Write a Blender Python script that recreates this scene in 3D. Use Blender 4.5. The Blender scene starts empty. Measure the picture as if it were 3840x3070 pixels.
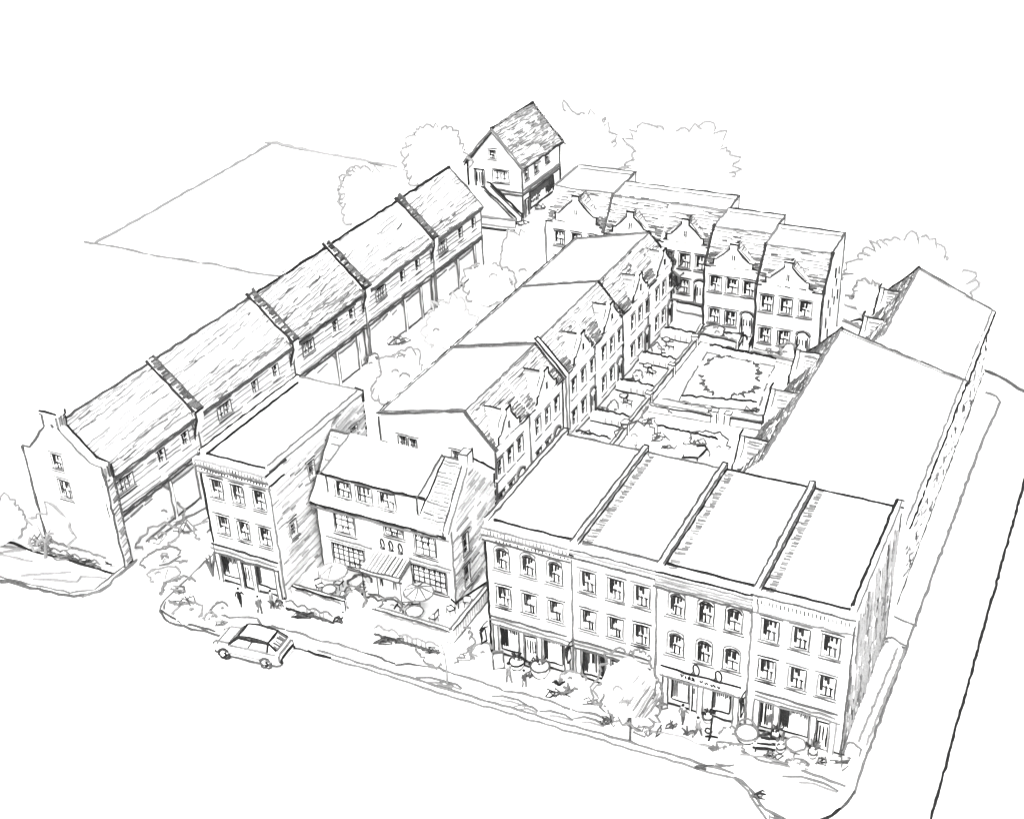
import bpy, math, random
from mathutils import Vector, Matrix
R = random.Random(11)
S = bpy.context.scene
COL = S.collection
CAM = Vector((32.546, -57.848, 56.0))
PXW = 1296.0                     # pixels per radian of the 1024 wide picture: turns a pen width into metres

# ---------------------------------------------------------------- materials
def mat(name, lo, hi, scale=9.0, rough=.9, c0=.35, c1=.65):
    m = bpy.data.materials.new(name); m.use_nodes = True
    nt = m.node_tree; b = nt.nodes['Principled BSDF']
    b.inputs['Roughness'].default_value = rough
    b.inputs['Specular IOR Level'].default_value = .15
    tc = nt.nodes.new('ShaderNodeTexCoord'); n = nt.nodes.new('ShaderNodeTexNoise')
    n.inputs['Scale'].default_value = scale; n.inputs['Detail'].default_value = 3
    r = nt.nodes.new('ShaderNodeMapRange')
    r.inputs['From Min'].default_value = c0; r.inputs['From Max'].default_value = c1
    r.inputs['To Min'].default_value = lo; r.inputs['To Max'].default_value = hi
    nt.links.new(tc.outputs['Object'], n.inputs['Vector'])
    nt.links.new(n.outputs['Fac'], r.inputs['Value'])
    nt.links.new(r.outputs['Result'], b.inputs['Base Color'])
    return m
M = {
 'W': mat('white_render', .77, .82, 2.0),
 'K': mat('white_paper', .78, .82, .6),
 'T': mat('white_trim', .78, .83, 5.0),
 'P': mat('pale_glass', .66, .78, 3.0, .35),
 'X': mat('soft_grey_wash', .40, .50, 3.0),
 'D': mat('ink_black', .003, .016, 9.0),
 'B': mat('ink_charcoal', .010, .03, 9.0),
 'M': mat('ink_mid_grey', .035, .075, 9.0),
 'G': mat('ink_grey', .085, .135, 9.0),
 'F': mat('ink_pale_grey', .14, .195, 9.0),
 'E': mat('ink_faint', .22, .29, 9.0),
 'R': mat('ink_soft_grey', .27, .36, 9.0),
 'S': mat('ink_softest_grey', .42, .52, 9.0),  # pale inks for the drawn shade on side walls
}
KEYS = list(M)

# ---------------------------------------------------------------- mesh builder
class MB:
    def __init__(s, world=None):
        s.v = []; s.f = []; s.m = []; s.world = world or Matrix()
    def rad(s, p, px):
        return px * ((s.world @ Vector(p)) - CAM).length / PXW / 2
    def face(s, pts, m='W'):
        i = len(s.v); s.v += [tuple(p) for p in pts]
        s.f.append(list(range(i, i + len(pts)))); s.m.append(KEYS.index(m))
    def box(s, x0, x1, y0, y1, z0, z1, m='W'):
        i = len(s.v)
        s.v += [(x0,y0,z0),(x1,y0,z0),(x1,y1,z0),(x0,y1,z0),(x0,y0,z1),(x1,y0,z1),(x1,y1,z1),(x0,y1,z1)]
        for q in ((3,2,1,0),(4,5,6,7),(0,1,5,4),(1,2,6,5),(2,3,7,6),(3,0,4,7)):
            s.f.append([i + k for k in q]); s.m.append(KEYS.index(m))
    def prism(s, poly, d, m='W'):
        """poly: list of 3D points; d: extrusion vector"""
        d = Vector(d); i = len(s.v); n = len(poly); k = KEYS.index(m)
        s.v += [tuple(p) for p in poly] + [tuple(Vector(p) + d) for p in poly]
        s.f.append(list(range(i + n - 1, i - 1, -1))); s.f.append(list(range(i + n, i + 2 * n))); s.m += [k, k]
        for j in range(n):
            j2 = (j + 1) % n
            s.f.append([i + j, i + j2, i + n + j2, i + n + j]); s.m.append(k)
    def tube(s, pts, rs, m, n=5):
        pts = [Vector(p) for p in pts]; k = KEYS.index(m); L = len(pts)
        if L < 2: return
        base = len(s.v)
        for a in range(L):
            t = (pts[min(a + 1, L - 1)] - pts[max(a - 1, 0)])
            if t.length < 1e-6: t = Vector((0, 0, 1))
            t.normalize()
            up = Vector((0, 0, 1)) if abs(t.z) < .9 else Vector((1, 0, 0))
            e1 = t.cross(up).normalized(); e2 = t.cross(e1)
            r = rs[a] if isinstance(rs, list) else rs
            for j in range(n):
                w = 2 * math.pi * j / n
                s.v.append(tuple(pts[a] + (e1 * math.cos(w) + e2 * math.sin(w)) * r))
        for a in range(L - 1):
            for j in range(n):
                j2 = (j + 1) % n
                s.f.append([base + a*n + j, base + a*n + j2, base + (a+1)*n + j2, base + (a+1)*n + j]); s.m.append(k)
        s.f.append([base + j for j in range(n)][::-1]); s.m.append(k)
        s.f.append([base + (L-1)*n + j for j in range(n)]); s.m.append(k)
    def ink(s, pts, t='M', px=3.0, wob=.9, over=.12, step=10, blob=0, n=5, taper=.75):
        """a pen line along the edge of a thing: bumpy thin rod"""
        pts = [Vector(p) for p in pts]
        px *= .97; wob *= 1.45; step *= .8
        u = s.rad(pts[0], 1.0) * 2                    # one pixel in metres
        over *= 1.6
        if over and len(pts) > 1:
            d0 = (pts[0] - pts[1]).normalized(); d1 = (pts[-1] - pts[-2]).normalized()
            pts[0] = pts[0] + d0 * over * R.uniform(-.3, 1); pts[-1] = pts[-1] + d1 * over * R.uniform(-.3, 1)
        out = []; rs = []
        for a in range(len(pts) - 1):
            seg = pts[a + 1] - pts[a]; k = max(1, int(seg.length / (u * step) + .5))
            for j in range(k + (a == len(pts) - 2)):
                w = u * wob * .5
                out.append(pts[a] + seg * (j / k) + Vector((R.uniform(-w, w), R.uniform(-w, w), R.uniform(-w, w))))
                rs.append(s.rad(out[-1], px) * R.uniform(.8, 1.15))
        rs[0] *= taper; rs[-1] *= taper
        if blob:
            rs[0] *= 1 + .9 * blob; rs[-1] *= 1 + .9 * blob
        s.tube(out, rs, t, n)
    def loop(s, pts, t='M', px=3.0, **k):
        s.ink(list(pts) + [pts[0]], t, px, **k)
    def hatch(s, poly, along, sp, tones, fill=.8, ln=(1, 4), px=3.0, lift=.03, jit=.35, wob=.5, n=4):
        """roof courses, boards or drawn-in shade on a flat convex face: bumpy strokes along direction 'along'"""
        P = [Vector(p) for p in poly]; a = Vector(along).normalized()
        nrm = Vector((0, 0, 0))
        for i in range(1, len(P) - 1): nrm += (P[i] - P[0]).cross(P[i + 1] - P[0])
        nrm.normalize(); b = nrm.cross(a).normalized(); o = P[0]
        c = sum(P, Vector()) / len(P)
        if ((s.world @ (c + nrm)) - CAM).length > ((s.world @ (c - nrm)) - CAM).length: nrm = -nrm
        q = [((p - o).dot(a), (p - o).dot(b)) for p in P]
        t0 = min(y for x, y in q); t1 = max(y for x, y in q); y = t0 + sp * R.uniform(.3, .7)
        while y < t1:
            xs = []
            for i in range(len(q)):
                (x0, y0), (x1, y1) = q[i], q[(i + 1) % len(q)]
                if (y0 - y) * (y1 - y) < 0: xs.append(x0 + (x1 - x0) * (y - y0) / (y1 - y0))
            if len(xs) >= 2:
                x, e = min(xs) + .05, max(xs) - .05
                x += R.uniform(0, ln[0] * .5)
                while x < e:
                    l = R.uniform(*ln)
                    if R.random() < fill:
                        yy = y + R.uniform(-jit, jit) * sp
                        sl = R.uniform(-.03, .03)
                        k0 = o + a * x + b * yy + nrm * lift; k1 = o + a * min(x + l, e) + b * (yy + sl * l) + nrm * lift
                        s.ink([k0, k1], R.choice(tones), px * R.uniform(.7, 1.2), wob, 0, 8, 0, n, .85)
                    x += l + R.uniform(.05, .5) * ln[0]
            y += sp
    def patch(s, p0, p1, up, t='D', px=2.2, gap=.85, ragged=.25):
        """a solid area filled in with upright pen strokes from the line p0-p1 down by 'up'"""
        p0, p1, up = Vector(p0), Vector(p1), Vector(up)
        u = s.rad(p0, 1.0) * 2; L = (p1 - p0).length; k = max(1, int(L / (u * px * gap)))
        for j in range(k + 1):
            a = p0 + (p1 - p0) * (j / max(k, 1))
            s.ink([a, a + up * R.uniform(1 - ragged, 1)], t, px, .3, 0, n=4)
    def build(s, name, parent=None, loc=None):
        me = bpy.data.meshes.new(name)
        me.from_pydata(s.v, [], s.f)
        used = sorted(set(s.m))
        for k in used: me.materials.append(M[KEYS[k]])
        me.polygons.foreach_set('material_index', [used.index(k) for k in s.m])
        o = bpy.data.objects.new(name, me); COL.objects.link(o)
        if parent: o.parent = parent
        if loc: o.location = loc
        return o

def tag(o, label, cat, group=None, kind=None):
    o['label'] = label; o['category'] = cat
    if group: o['group'] = group
    if kind: o['kind'] = kind
    return o
def thing(name, label, cat, loc=(0, 0, 0), rz=0, group=None):
    o = bpy.data.objects.new(name, None); COL.objects.link(o)
    o.location = loc; o.rotation_euler = (0, 0, math.radians(rz)); o.empty_display_size = .2
    o['label'] = label; o['category'] = cat
    if group: o['group'] = group
    return o
def wm(o):
    return Matrix.Translation(o.location) @ Matrix.Rotation(o.rotation_euler.z, 4, 'Z')
def struct(name, mb, kind='structure'):
    o = mb.build(name); o['kind'] = kind; return o

# ---------------------------------------------------------------- windows and doors (one mesh per kind, copies share it)
WCACHE = {}
def win_meshes(kind, far):
    """kind: (width, height, head, style) ; built facing -y, sill centre at the origin"""
    key = (kind, far, R.randrange(4))
    if key in WCACHE: return WCACHE[key]
    w, h, head, style = kind; r = 1.25 if far else 1.0
    W = Matrix.Translation((0, 0, 0)) ; hw = w / 2
    class L(MB):
        def rad(s, p, px): return px * .031 * r
    f = L(); p = L(); sl = L()
    arc = []
    if head == 'arch':
        for i in range(9):
            t = math.pi * (1 - i / 8); arc.append((hw * math.cos(t), h - .22 + .30 * math.sin(t)))
    # surround
    b = .10
    f.box(-hw - b, -hw, -.07, .03, 0, h - (.2 if arc else 0), 'T'); f.box(hw, hw + b, -.07, .03, 0, h - (.2 if arc else 0), 'T')
    if arc:
        for i in range(8):
            (x0, z0), (x1, z1) = arc[i], arc[i + 1]
            f.prism([(x0, -.07, z0), (x1, -.07, z1), (x1 * 1.25, -.07, z1 + .17), (x0 * 1.25, -.07, z0 + .17)], (0, .1, 0), 'T')
        f.ink([(x * 1.25, -.08, z + .17) for x, z in arc], 'G', 2.0, .4, 0, 4)
        f.ink([(x, -.08, z) for x, z in arc], R.choice('DBM'), 2.2, .4, 0, 4)
    else:
        f.box(-hw - b - .04, hw + b + .04, -.09, .03, h, h + .17, 'T')
        f.ink([(-hw - .25, -.12, h + .2), (hw + .25, -.12, h + .2)], R.choice('MMGB'), 2.1, .5, .08)
        f.ink([(-hw - .06, -.1, h), (hw + .06, -.1, h)], R.choice('DDB'), 2.2, .5, .06)
    if style != 'tick': f.ink([(-hw - .10, -.1, h * .97), (-hw - .10, -.1, 0)], R.choice('GFM'), 2.0, .5, .05)
    f.ink([(hw + .10, -.1, h * .97), (hw + .10, -.1, 0)], R.choice('GMG'), 2.0, .5, .05)
    # sill
    sl.box(-hw - .22, hw + .22, -.16, .03, -.13, 0, 'T')
    if style != 'tick': sl.ink([(-hw - .2, -.18, 0), (hw + .2, -.18, 0)], R.choice('GMG'), 1.9, .4, .05)
    sl.ink([(-hw - .22, -.18, -.17), (hw + .22, -.18, -.17)], R.choice('MMGB'), 2.2, .5, .08)
    # panes
    y = -.02; zt = h - (.0 if not arc else .05)
    if arc:
        p.face([(-hw, y, 0), (hw, y, 0)] + [(x, y, z) for x, z in arc[::-1]], 'P')
    else:
        p.face([(-hw, y, 0), (hw, y, 0), (hw, y, h), (-hw, y, h)], 'P')
    y = -.035; a = .05
    if style == 'sash':
        p.patch((-hw + .07, y, zt), (-hw + .07 + w * R.uniform(.06, .16), y, zt), (0, 0, -h * R.uniform(.7, 1)), R.choice('DDB'), 2.4, .8, .1)  # strokes at jamb and head ink in the reveal's shadow
        p.ink([(-hw + .05, y, zt - .06), (hw - .08, y, zt - .08)], R.choice('DDB'), 3.0, .6, 0)
        for k in range(R.choice((2, 3, 3))):
            x = -hw + .30 + (w - .42) * k / 2.2 + R.uniform(-.05, .05)
            p.ink([(x, y, zt - .03), (x + R.uniform(-.03, .03), y, zt - h * R.uniform(.22, .45))], R.choice('DDB'), 3.6, .5, 0)
        zm = h * .45
        p.ink([(-hw + .1, y, zm), (R.uniform(-.05, .2), y, zm - .03)], R.choice('DB'), 3.0, .6, 0)
        p.ink([(R.uniform(.05, .2), y, zm - .02), (hw - .05, y, zm - .06)], R.choice('DBM'), 2.8, .6, 0)
        x = R.uniform(-.05, .1)
        p.ink([(x, y, h * .5), (x, y, .08)], R.choice('DB'), 2.6, .5, 0)
        if R.random() < .6: p.ink([(hw - .16, y, zm), (hw - .16, y, .12)], R.choice('BDM'), 2.6, .5, 0)
        if R.random() < .5: p.patch((.1, y, zt - .1), (hw - .1, y, zt - .1), (0, 0, -h * .4), 'G', 2.2, 1, .3)
        p.ink([(-hw + .05, y, .05), (hw - .05, y, .05)], R.choice('BMGD'), 1.9, .4, 0)
    elif style == 'tick':
        for x, l in ((-hw * .55, .95), (0, .5), (hw * .35, .4)):
            p.ink([(x, y, zt), (x + .03, y, zt - h * l * R.uniform(.75, 1))], R.choice('DDB'), 3.0, .5, 0)
        p.ink([(-hw * .5, y, h * .45), (hw * .5, y, h * .42)], R.choice('DB'), 2.8, .5, 0); p.ink([(hw * .25, y, h * .4), (hw * .2, y, h * .1)], R.choice('BM'), 2.2, .5, 0)
    elif style == 'twin':
        for sx in (-1, 1):
            xa = sx * w * .25
            p.patch((xa - w * .17, y, h - .03), (xa + w * .14, y, h - .03), (0, 0, -h * R.uniform(.25, .45)), 'D', 2.0, 1.0, .35)
            p.ink([(xa, y, h * .9), (xa, y, .1)], R.choice('DBM'), 2.0, .5, 0)
            p.ink([(xa - w * .15, y, h * .35), (xa + w * .12, y, h * .33)], R.choice('DB'), 2.2, .5, 0)
        p.ink([(0, y, h), (0, y, 0)], 'M', 2.0, .4, 0)
    elif style == 'lattice':
        nx = max(3, int(w / .42)); nz = max(3, int(h / .42))
        for k in range(nx + 1):
            x = -hw + w * k / nx
            p.ink([(x, y, h), (x, y, .02)], R.choice('DDB') if k % 2 == 0 else R.choice('BM'), 2.3 if k % 3 == 0 else 1.7, .5, 0)
        for k in range(nz + 1):
            z = h * k / nz
            p.ink([(-hw, y, z), (hw, y, z - .02)], R.choice('DBBM'), 1.7, .5, 0)
        for k in range(nx):
            x = -hw + w * (k + .5) / nx
            if R.random() < .95: p.patch((x - w * .3 / nx, y, h - .03), (x + w * .3 / nx, y, h - .03), (0, 0, -.28), 'D', 1.9, 1, .3)
            if R.random() < .6:
                z = h * (R.randrange(1, nz)) / nz
                p.patch((x - w * .3 / nx, y, z), (x + w * .3 / nx, y, z), (0, 0, -.25), R.choice('DBM'), 1.9, 1, .3)
    elif style == 'slit':
        p.patch((-hw * .5, y, h), (hw * .5, y, h), (0, 0, -h * .95), 'D', 2.0, .9, .2)
    elif style == 'grey':
        p.patch((-hw + .06, y, h - .02), (hw - .06, y, h - .02), (0, 0, -h * .95), 'G', 2.2, 1.1, .1)
        p.ink([(-.15, y, h), (-.1, y, h * .5), (.2, y, h * .3)], 'D', 2.6, .5, 0)
        p.ink([(-hw, y, .12), (hw, y, .1)], 'D', 2.6, .5, 0)
    res = []
    for nm, mb in (('frame', f), ('pane', p), ('sill', sl)):
        me = mb.build(nm); d = me.data; bpy.data.objects.remove(me); res.append(d)
    WCACHE[key] = res
    return res
def window(parent, kind, loc, rz=0, far=False, name='window'):
    f, p, sl = win_meshes(kind, far)
    o = bpy.data.objects.new(name, f); COL.objects.link(o); o.parent = parent
    o.location = loc; o.rotation_euler = (0, 0, math.radians(rz))
    for nm, me in (('pane', p), ('sill', sl)):
        c = bpy.data.objects.new(nm, me); COL.objects.link(c); c.parent = o
    return o
def door(parent, loc, w=1.0, h=2.1, arch=False, rz=0, tone='M', dark=.5):
    T = wm(parent) @ Matrix.Translation(loc) @ Matrix.Rotation(math.radians(rz), 4, 'Z')
    d = MB(T); hw = w / 2
    d.box(-hw, hw, -.06, .03, 0, h, 'T')
    d.box(-hw - .16, -hw, -.12, .03, 0, h, 'T'); d.box(hw, hw + .16, -.12, .03, 0, h, 'T')
    d.ink([(-hw, -.13, 0), (-hw, -.13, h)], 'D', 2.0, .5, 0); d.ink([(hw, -.13, 0), (hw, -.13, h)], 'M', 2.0, .5, 0)
    d.ink([(-hw - .17, -.13, 0), (-hw - .17, -.13, h)], 'G', 1.8, .5, 0); d.ink([(hw + .17, -.13, 0), (hw + .17, -.13, h)], 'G', 1.8, .5, 0)
    d.patch((-hw * .6, -.07, h * .85), (hw * .6, -.07, h * .85), (0, 0, -h * dark), R.choice('DB'), 2.0, 1.2, .4)
    if arch:
        a = [((hw + .12) * math.cos(math.pi * (1 - i / 8)), -.1, h + .5 * math.sin(math.pi * i / 8)) for i in range(9)]
        d.prism([a[i] for i in range(9)], (0, .12, 0), 'T')
        d.ink([(x, -.12, z) for x, _, z in a], 'B', 2.0, .5, 0, 4)
        d.ink([(x * 1.25, -.12, z + .12) for x, _, z in a], 'G', 1.8, .5, 0, 4)
    else:
        d.box(-hw - .2, hw + .2, -.13, .03, h, h + .18, 'T')
        d.ink([(-hw - .2, -.14, h + .02), (hw + .2, -.14, h + .02)], 'D', 2.2, .5, .05)
    o = d.build('door', parent, loc); o.rotation_euler = (0, 0, math.radians(rz))
    k = MB(T); k.tube([(hw * .7, -.08, h * .47), (hw * .7, -.15, h * .47), (hw * .5, -.16, h * .47)], .03, 'D', 5)
    k.build('handle', o)
    return o
SASH = (.82, 1.5, 'flat', 'sash'); ARCH = (.95, 1.5, 'arch', 'sash'); TWIN = (1.5, 1.1, 'flat', 'twin'); ONE = (.75, 1.15, 'flat', 'tick'); TICK = (.85, 1.5, 'flat', 'tick')
EXPO = 1.6
# ---------------------------------------------------------------- three storey shops of the street row
def goose_lamp(root, loc, h=.75):
    m = MB(wm(root)); x, y, z = loc
    pts = [(x, y, z), (x, y - .1, z + h * .55)]
    for i in range(9):
        t = math.pi * (i / 8) * 1.25
        pts.append((x + .24 * (1 - math.cos(t)), y - .1 - .12 * (1 - math.cos(t)), z + h * .6 + .34 * math.sin(t)))
    m.tube(pts, .06, 'D', 5)
    e = Vector(pts[-1])
    m.tube([e, e + Vector((0, -.02, -.06)), e + Vector((0, -.04, -.14))], [.05, .09, .13], 'B', 8)
    m.tube([(x, y + .02, z - .1), (x, y - .06, z - .1)], .14, 'G', 8)
    return m.build('lamp', root)
def hanging_sign(name, label, x, y, z):
    """projecting bracket with a tilted board, fixed to a wall"""
    t = thing(name, label, 'sign', (x, y, z))
    W = wm(t); b = MB(W)
    b.tube([(0, .1, .55), (-.02, -.35, .6), (-.05, -.95, .5)], .05, 'B', 5); b.ink([(0, .05, .1), (-.03, -.7, .5)], 'D', 2.2, .4, 0)
    b.build('bracket', t)
    s = MB(W)
    s.prism([(-.05, -.95, .42), (-.05, -.35, .30), (-.05, -.25, -.75), (-.05, -.85, -.62)], (.08, 0, 0), 'T')
    s.loop([(.04, -.95, .42), (.04, -.35, .30), (.04, -.25, -.75), (.04, -.85, -.62)], 'D', 2.6, over=0, blob=1)
    s.build('board', t)
    return t
def row_shop(name, label, x0, x1, head_top, head_mid, cornice, wx, last=False, first=False):
    t = thing(name, label, 'building', (x0, 0, 0), 0, 'three storey shops of the street row')
    W = wm(t); w = x1 - x0; D = 11.7; g = .012
    m = MB(W)
    m.box(g, w - g, 0, D, 0, 10.02, 'W')
    if first:
        m.ink([(0, -.02, 9.2), (0, -.02, 0)], 'D', 3.0, .7, .1)
        m.ink([(0, 0, 9.9), (0, D, 9.9)], 'M', 2.6, .7, 0)
    else:
        m.ink([(0, -.02, 9.1), (0, -.02, .1)], 'G', 3.0, .8, .1)
    if last:
        m.ink([(w, -.02, 9.6), (w, -.02, 0)], 'M', 2.6, .8, .1)
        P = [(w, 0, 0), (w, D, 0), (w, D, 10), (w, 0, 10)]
        m.hatch(P, (0, .25, -.97), .42, 'EEEE', .8, (2.5, 6), 3.0, .03, .3, .9)  # end wall's shade is drawn in with hatch strokes
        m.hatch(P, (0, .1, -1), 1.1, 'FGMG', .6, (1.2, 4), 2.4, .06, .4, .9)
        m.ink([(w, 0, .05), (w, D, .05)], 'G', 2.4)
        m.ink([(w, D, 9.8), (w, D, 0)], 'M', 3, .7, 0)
    m.ink([(0 if first else .3, -.03, .14), (w, -.03, .14)], 'B', 2.6, .8, .2)
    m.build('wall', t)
    # roof deck with its parapets
    r = MB(W)
    r.box(.02, w - .02, .02, D - .02, 10.03, 10.22, 'W')
    r.ink([(.5, .5, 10.27), (w - .15, .5, 10.27)], 'D' if cornice != 'plain' else 'M', 3.2, .7, .1, blob=1)
    r.ink([(.3, D - .05, 10.27), (w, D - .05, 10.27)], 'M' if not last and cornice != 'lines' else 'D', 3.0, .8, .1)
    r.build('roof', t)
    p = MB(W)
    a0 = .02
    p.box(a0, .36, .0, D + .15, 10.23, 10.6, 'W')
    for x, tn in ((.02, 'M'), (.36, 'M')):
        p.ink([(x, 0, 10.62), (x, D + .1, 10.62)], tn, 2.8, .9, .1)
    p.ink([(.02, D + .15, 10.65), (.36, D + .15, 10.65), (.36, D + .15, 9.6)], 'D', 2.8, .5, .1)
    if not first:
        p.ink([(.40, .1, 10.36), (.40, D, 10.36)], R.choice('DB'), 2.2, .8, 0)
        p.hatch([(.42, .2, 10.23), (1.15, .2, 10.23), (1.05, D - .3, 10.23), (.42, D - .3, 10.23)], (1, .12, 0), .23, 'GFG', .97, (.6, .68), 3.0, .04, .3, .5)  # hatch strip inks in shade beside the parapet
    if last:
        p.box(w - .36, w - .02, 0, D + .15, 10.23, 10.6, 'W')
        p.ink([(w - .38, .5, 10.62), (w - .38, D, 10.62)], 'D', 3.2, .8, .1, blob=1)
        p.ink([(w - .02, 0, 10.62), (w - .02, D, 10.62)], 'G', 2.2, .8, .1)
        p.ink([(w - .38, D + .15, 10.65), (w, D + .15, 10.65)], 'D', 2.8, .5, .2)
        p.ink([(w - .38, D + .15, 10.65), (w - .38, D + .15, 9.9)], 'D', 2.8, .5, 0)
    p.build('parapet', t)
    c = MB(W)
    if cornice == 'dentil':
        c.box(.02, w - .02, -.45, -.002, 9.78, 10.2, 'T'); c.box(.02, w - .02, -.2, -.002, 9.15, 9.77, 'T')
        for z, y, tn, px in ((10.2, -.46, 'G', 2.6), (9.76, -.47, 'G', 2.4), (9.5, -.22, 'M', 2.4), (9.12, -.22, 'M', 3.0)):
            c.ink([(0, y, z), (w, y, z)], tn, px, .8, .12)
        n = int(w / .24)
        for i in range(n):
            x = .15 + (w - .3) * i / (n - 1)
            c.ink([(x, -.48, 10.08), (x + .02, -.48, 9.83)], R.choice('GFGM'), 2.0, .3, 0)
            if R.random() < .8: c.ink([(x, -.24, 9.36), (x + .02, -.24, 9.26)], R.choice('DMMB'), 2.4, .3, 0)
    elif cornice == 'plain':
        c.box(.02, w - .02, -.3, -.002, 9.62, 10.2, 'T')
        for z, tn, px in ((10.15, 'M', 2.6), (9.9, 'F', 2.6), (9.58, 'M', 3.0)):
            c.ink([(0, -.32, z), (w, -.32, z)], tn, px, .8, .1)
        c.ink([(-.05, -.33, 9.75), (.3, -.33, 9.72)], 'D', 3.2, .5, 0)
    elif cornice == 'lines':
        c.box(.02, w - .02, -.35, -.002, 9.1, 10.2, 'T')
        for z, tn, px in ((10.2, 'D', 2.8), (9.95, 'G', 2.6), (9.7, 'F', 2.6), (9.5, 'F', 2.6), (9.3, 'G', 2.8), (9.1, 'M', 3.0)):
            c.ink([(0, -.37, z), (w, -.37, z)], tn, px, .9, .1)
    else:
        c.box(.02, w - .02, -.25, -.002, 9.72, 10.2, 'T')
        c.ink([(0, -.27, 10.2), (w, -.27, 10.2)], 'M', 2.6); c.ink([(0, -.27, 9.0), (w, -.05, 9.0)], 'G', 2.4)
        for i in range(24):
            x = .3 + (w - .6) * i / 23
            c.ink([(x, -.28, 9.98), (x + .02, -.28, 9.75 if i % 2 else 9.68)], R.choice('MGMB'), 2.1, .3, 0)
        c.ink([(-.05, -.28, 9.6), (-.05, -.28, 8.9)], 'G', 2.2)
        c.ink([(.35, -.28, 10.1), (.35, -.1, 8.9)], 'G', 2.2)
    c.build('cornice', t)
    for i, x in enumerate(wx):
        k = (.84, 1.5, 'arch' if head_top[i] else 'flat', 'sash')
        window(t, k, (x - x0, -.01, 7.12))
        k = (.84, 1.5, 'arch' if head_mid[i] else 'flat', 'sash')
        window(t, k, (x - x0, -.01, 4.18))
    return t, W, w
def fascia(t, W, a, b, z0, z1, tones, y=-.3, pil=()):
    f = MB(W)
    f.box(a, b, y + .12, -.012, z0, z1, 'T')
    n = len(tones)
    for i, tn in enumerate(tones):
        z = z1 - (z1 - z0) * i / max(n - 1, 1)
        f.ink([(a, y - .02, z), (b, y - .02, z)], tn, 2.8 if tn in 'DMB' else 2.4, .9, .15)
    for x in pil:
        f.box(x - .17, x + .17, y + .08, -.012, .12, z0, 'T')
        for s in (-.17, .17): f.ink([(x + s, y + .06, z0), (x + s, y + .06, .15)], R.choice('GGFM'), 2.2, .6, 0)
    return f.build('shopfront', t)
def shop_window(t, W, a, b, z0, z1, dark_left=.2, dark_top=.3, tone='D', y=-.1, wash=False):
    f = MB(W)
    f.box(a - .06, b + .06, y, -.012, z0 - .12, z0, 'T'); f.box(a - .06, b + .06, y, -.012, z1, z1 + .08, 'T')
    f.box(a - .06, a, y, -.012, z0, z1, 'T'); f.box(b, b + .06, y, -.012, z0, z1, 'T')
    f.ink([(a, y - .02, z0 - .05), (b, y - .02, z0 - .05)], 'D', 2.6, 1, .08)
    f.ink([(b, y - .02, z1), (b, y - .02, z0)], 'B', 2.4, .6, .08); f.ink([(a, y - .02, z1), (a, y - .02, z0)], 'D', 2.4, .6, .08)
    f.ink([(a, y - .02, z1), (b, y - .02, z1)], R.choice('BMD'), 2.4, .6, .08)
    o = f.build('shop_window', t)
    g = MB(W); yy = -.04
    g.face([(a, yy, z0), (b, yy, z0), (b, yy, z1), (a, yy, z1)], 'P')
    h = z1 - z0; w = b - a
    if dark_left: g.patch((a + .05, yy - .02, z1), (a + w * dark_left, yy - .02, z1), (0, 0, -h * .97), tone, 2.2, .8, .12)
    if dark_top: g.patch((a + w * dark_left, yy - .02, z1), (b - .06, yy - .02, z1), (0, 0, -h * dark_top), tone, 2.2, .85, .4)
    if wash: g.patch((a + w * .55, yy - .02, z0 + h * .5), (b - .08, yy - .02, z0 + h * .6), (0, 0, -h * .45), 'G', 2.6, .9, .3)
    g.build('glass', o)
    return o

t, W, w = row_shop('shop_building', 'white shop with dentil cornice and arched top windows, at the tavern end of the row',
    .0, 5.9, (1, 1, 1), (0, 0, 0), 'dentil', (1.14, 2.96, 4.77), first=True)
fascia(t, W, .25, 5.6, 2.65, 3.35, 'MGG', pil=(.5, 2.35, 3.6, 5.55))
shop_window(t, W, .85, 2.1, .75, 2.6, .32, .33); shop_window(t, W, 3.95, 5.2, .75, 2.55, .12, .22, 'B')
door(t, (2.98, -.02, .12), .85, 2.2)
t, W, w = row_shop('shop_building', 'white three storey shop with a plain cornice, standing behind the street tree',
    5.9, 11.4, (0, 0, 0), (0, 0, 0), 'plain', (7.0, 8.8, 10.5))
fascia(t, W, .3, 5.2, 2.65, 3.3, 'MGM', pil=(.45, 2.5, 5.0))
o = shop_window(t, W, .75, 2.2, .6, 2.6, 0, 0)
g = MB(W)
for i, x in enumerate((.85, 1.02, 1.35, 1.6, 1.95)): g.patch((x, -.1, 2.6), (x + (.14, .08, .1, .2, .1)[i], -.1, 2.6), (0, 0, -(1.9, 1.1, 1.0, 1.8, 1.9)[i]), 'BMDMD'[i], 2.2, .8, .1)
g.build('curtain', o)
door(t, (3.2, -.02, .12), .9, 2.2)
shop_window(t, W, 3.9, 4.85, .7, 2.5, .2, .2, 'M')
t, W, w = row_shop('shop_building', 'white shop with all windows arched and a lettered sign board under two lamps',
    11.4, 17.2, (1, 1, 1), (1, 1, 1), 'lines', (12.68, 14.47, 16.18))
f = fascia(t, W, .45, 5.45, 2.45, 3.2, 'DG', pil=(.75, 3.0, 5.25))
sg = MB(W)                                        # the sign's scrawl: short broken pen marks that spell no word
x = 1.75
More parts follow.
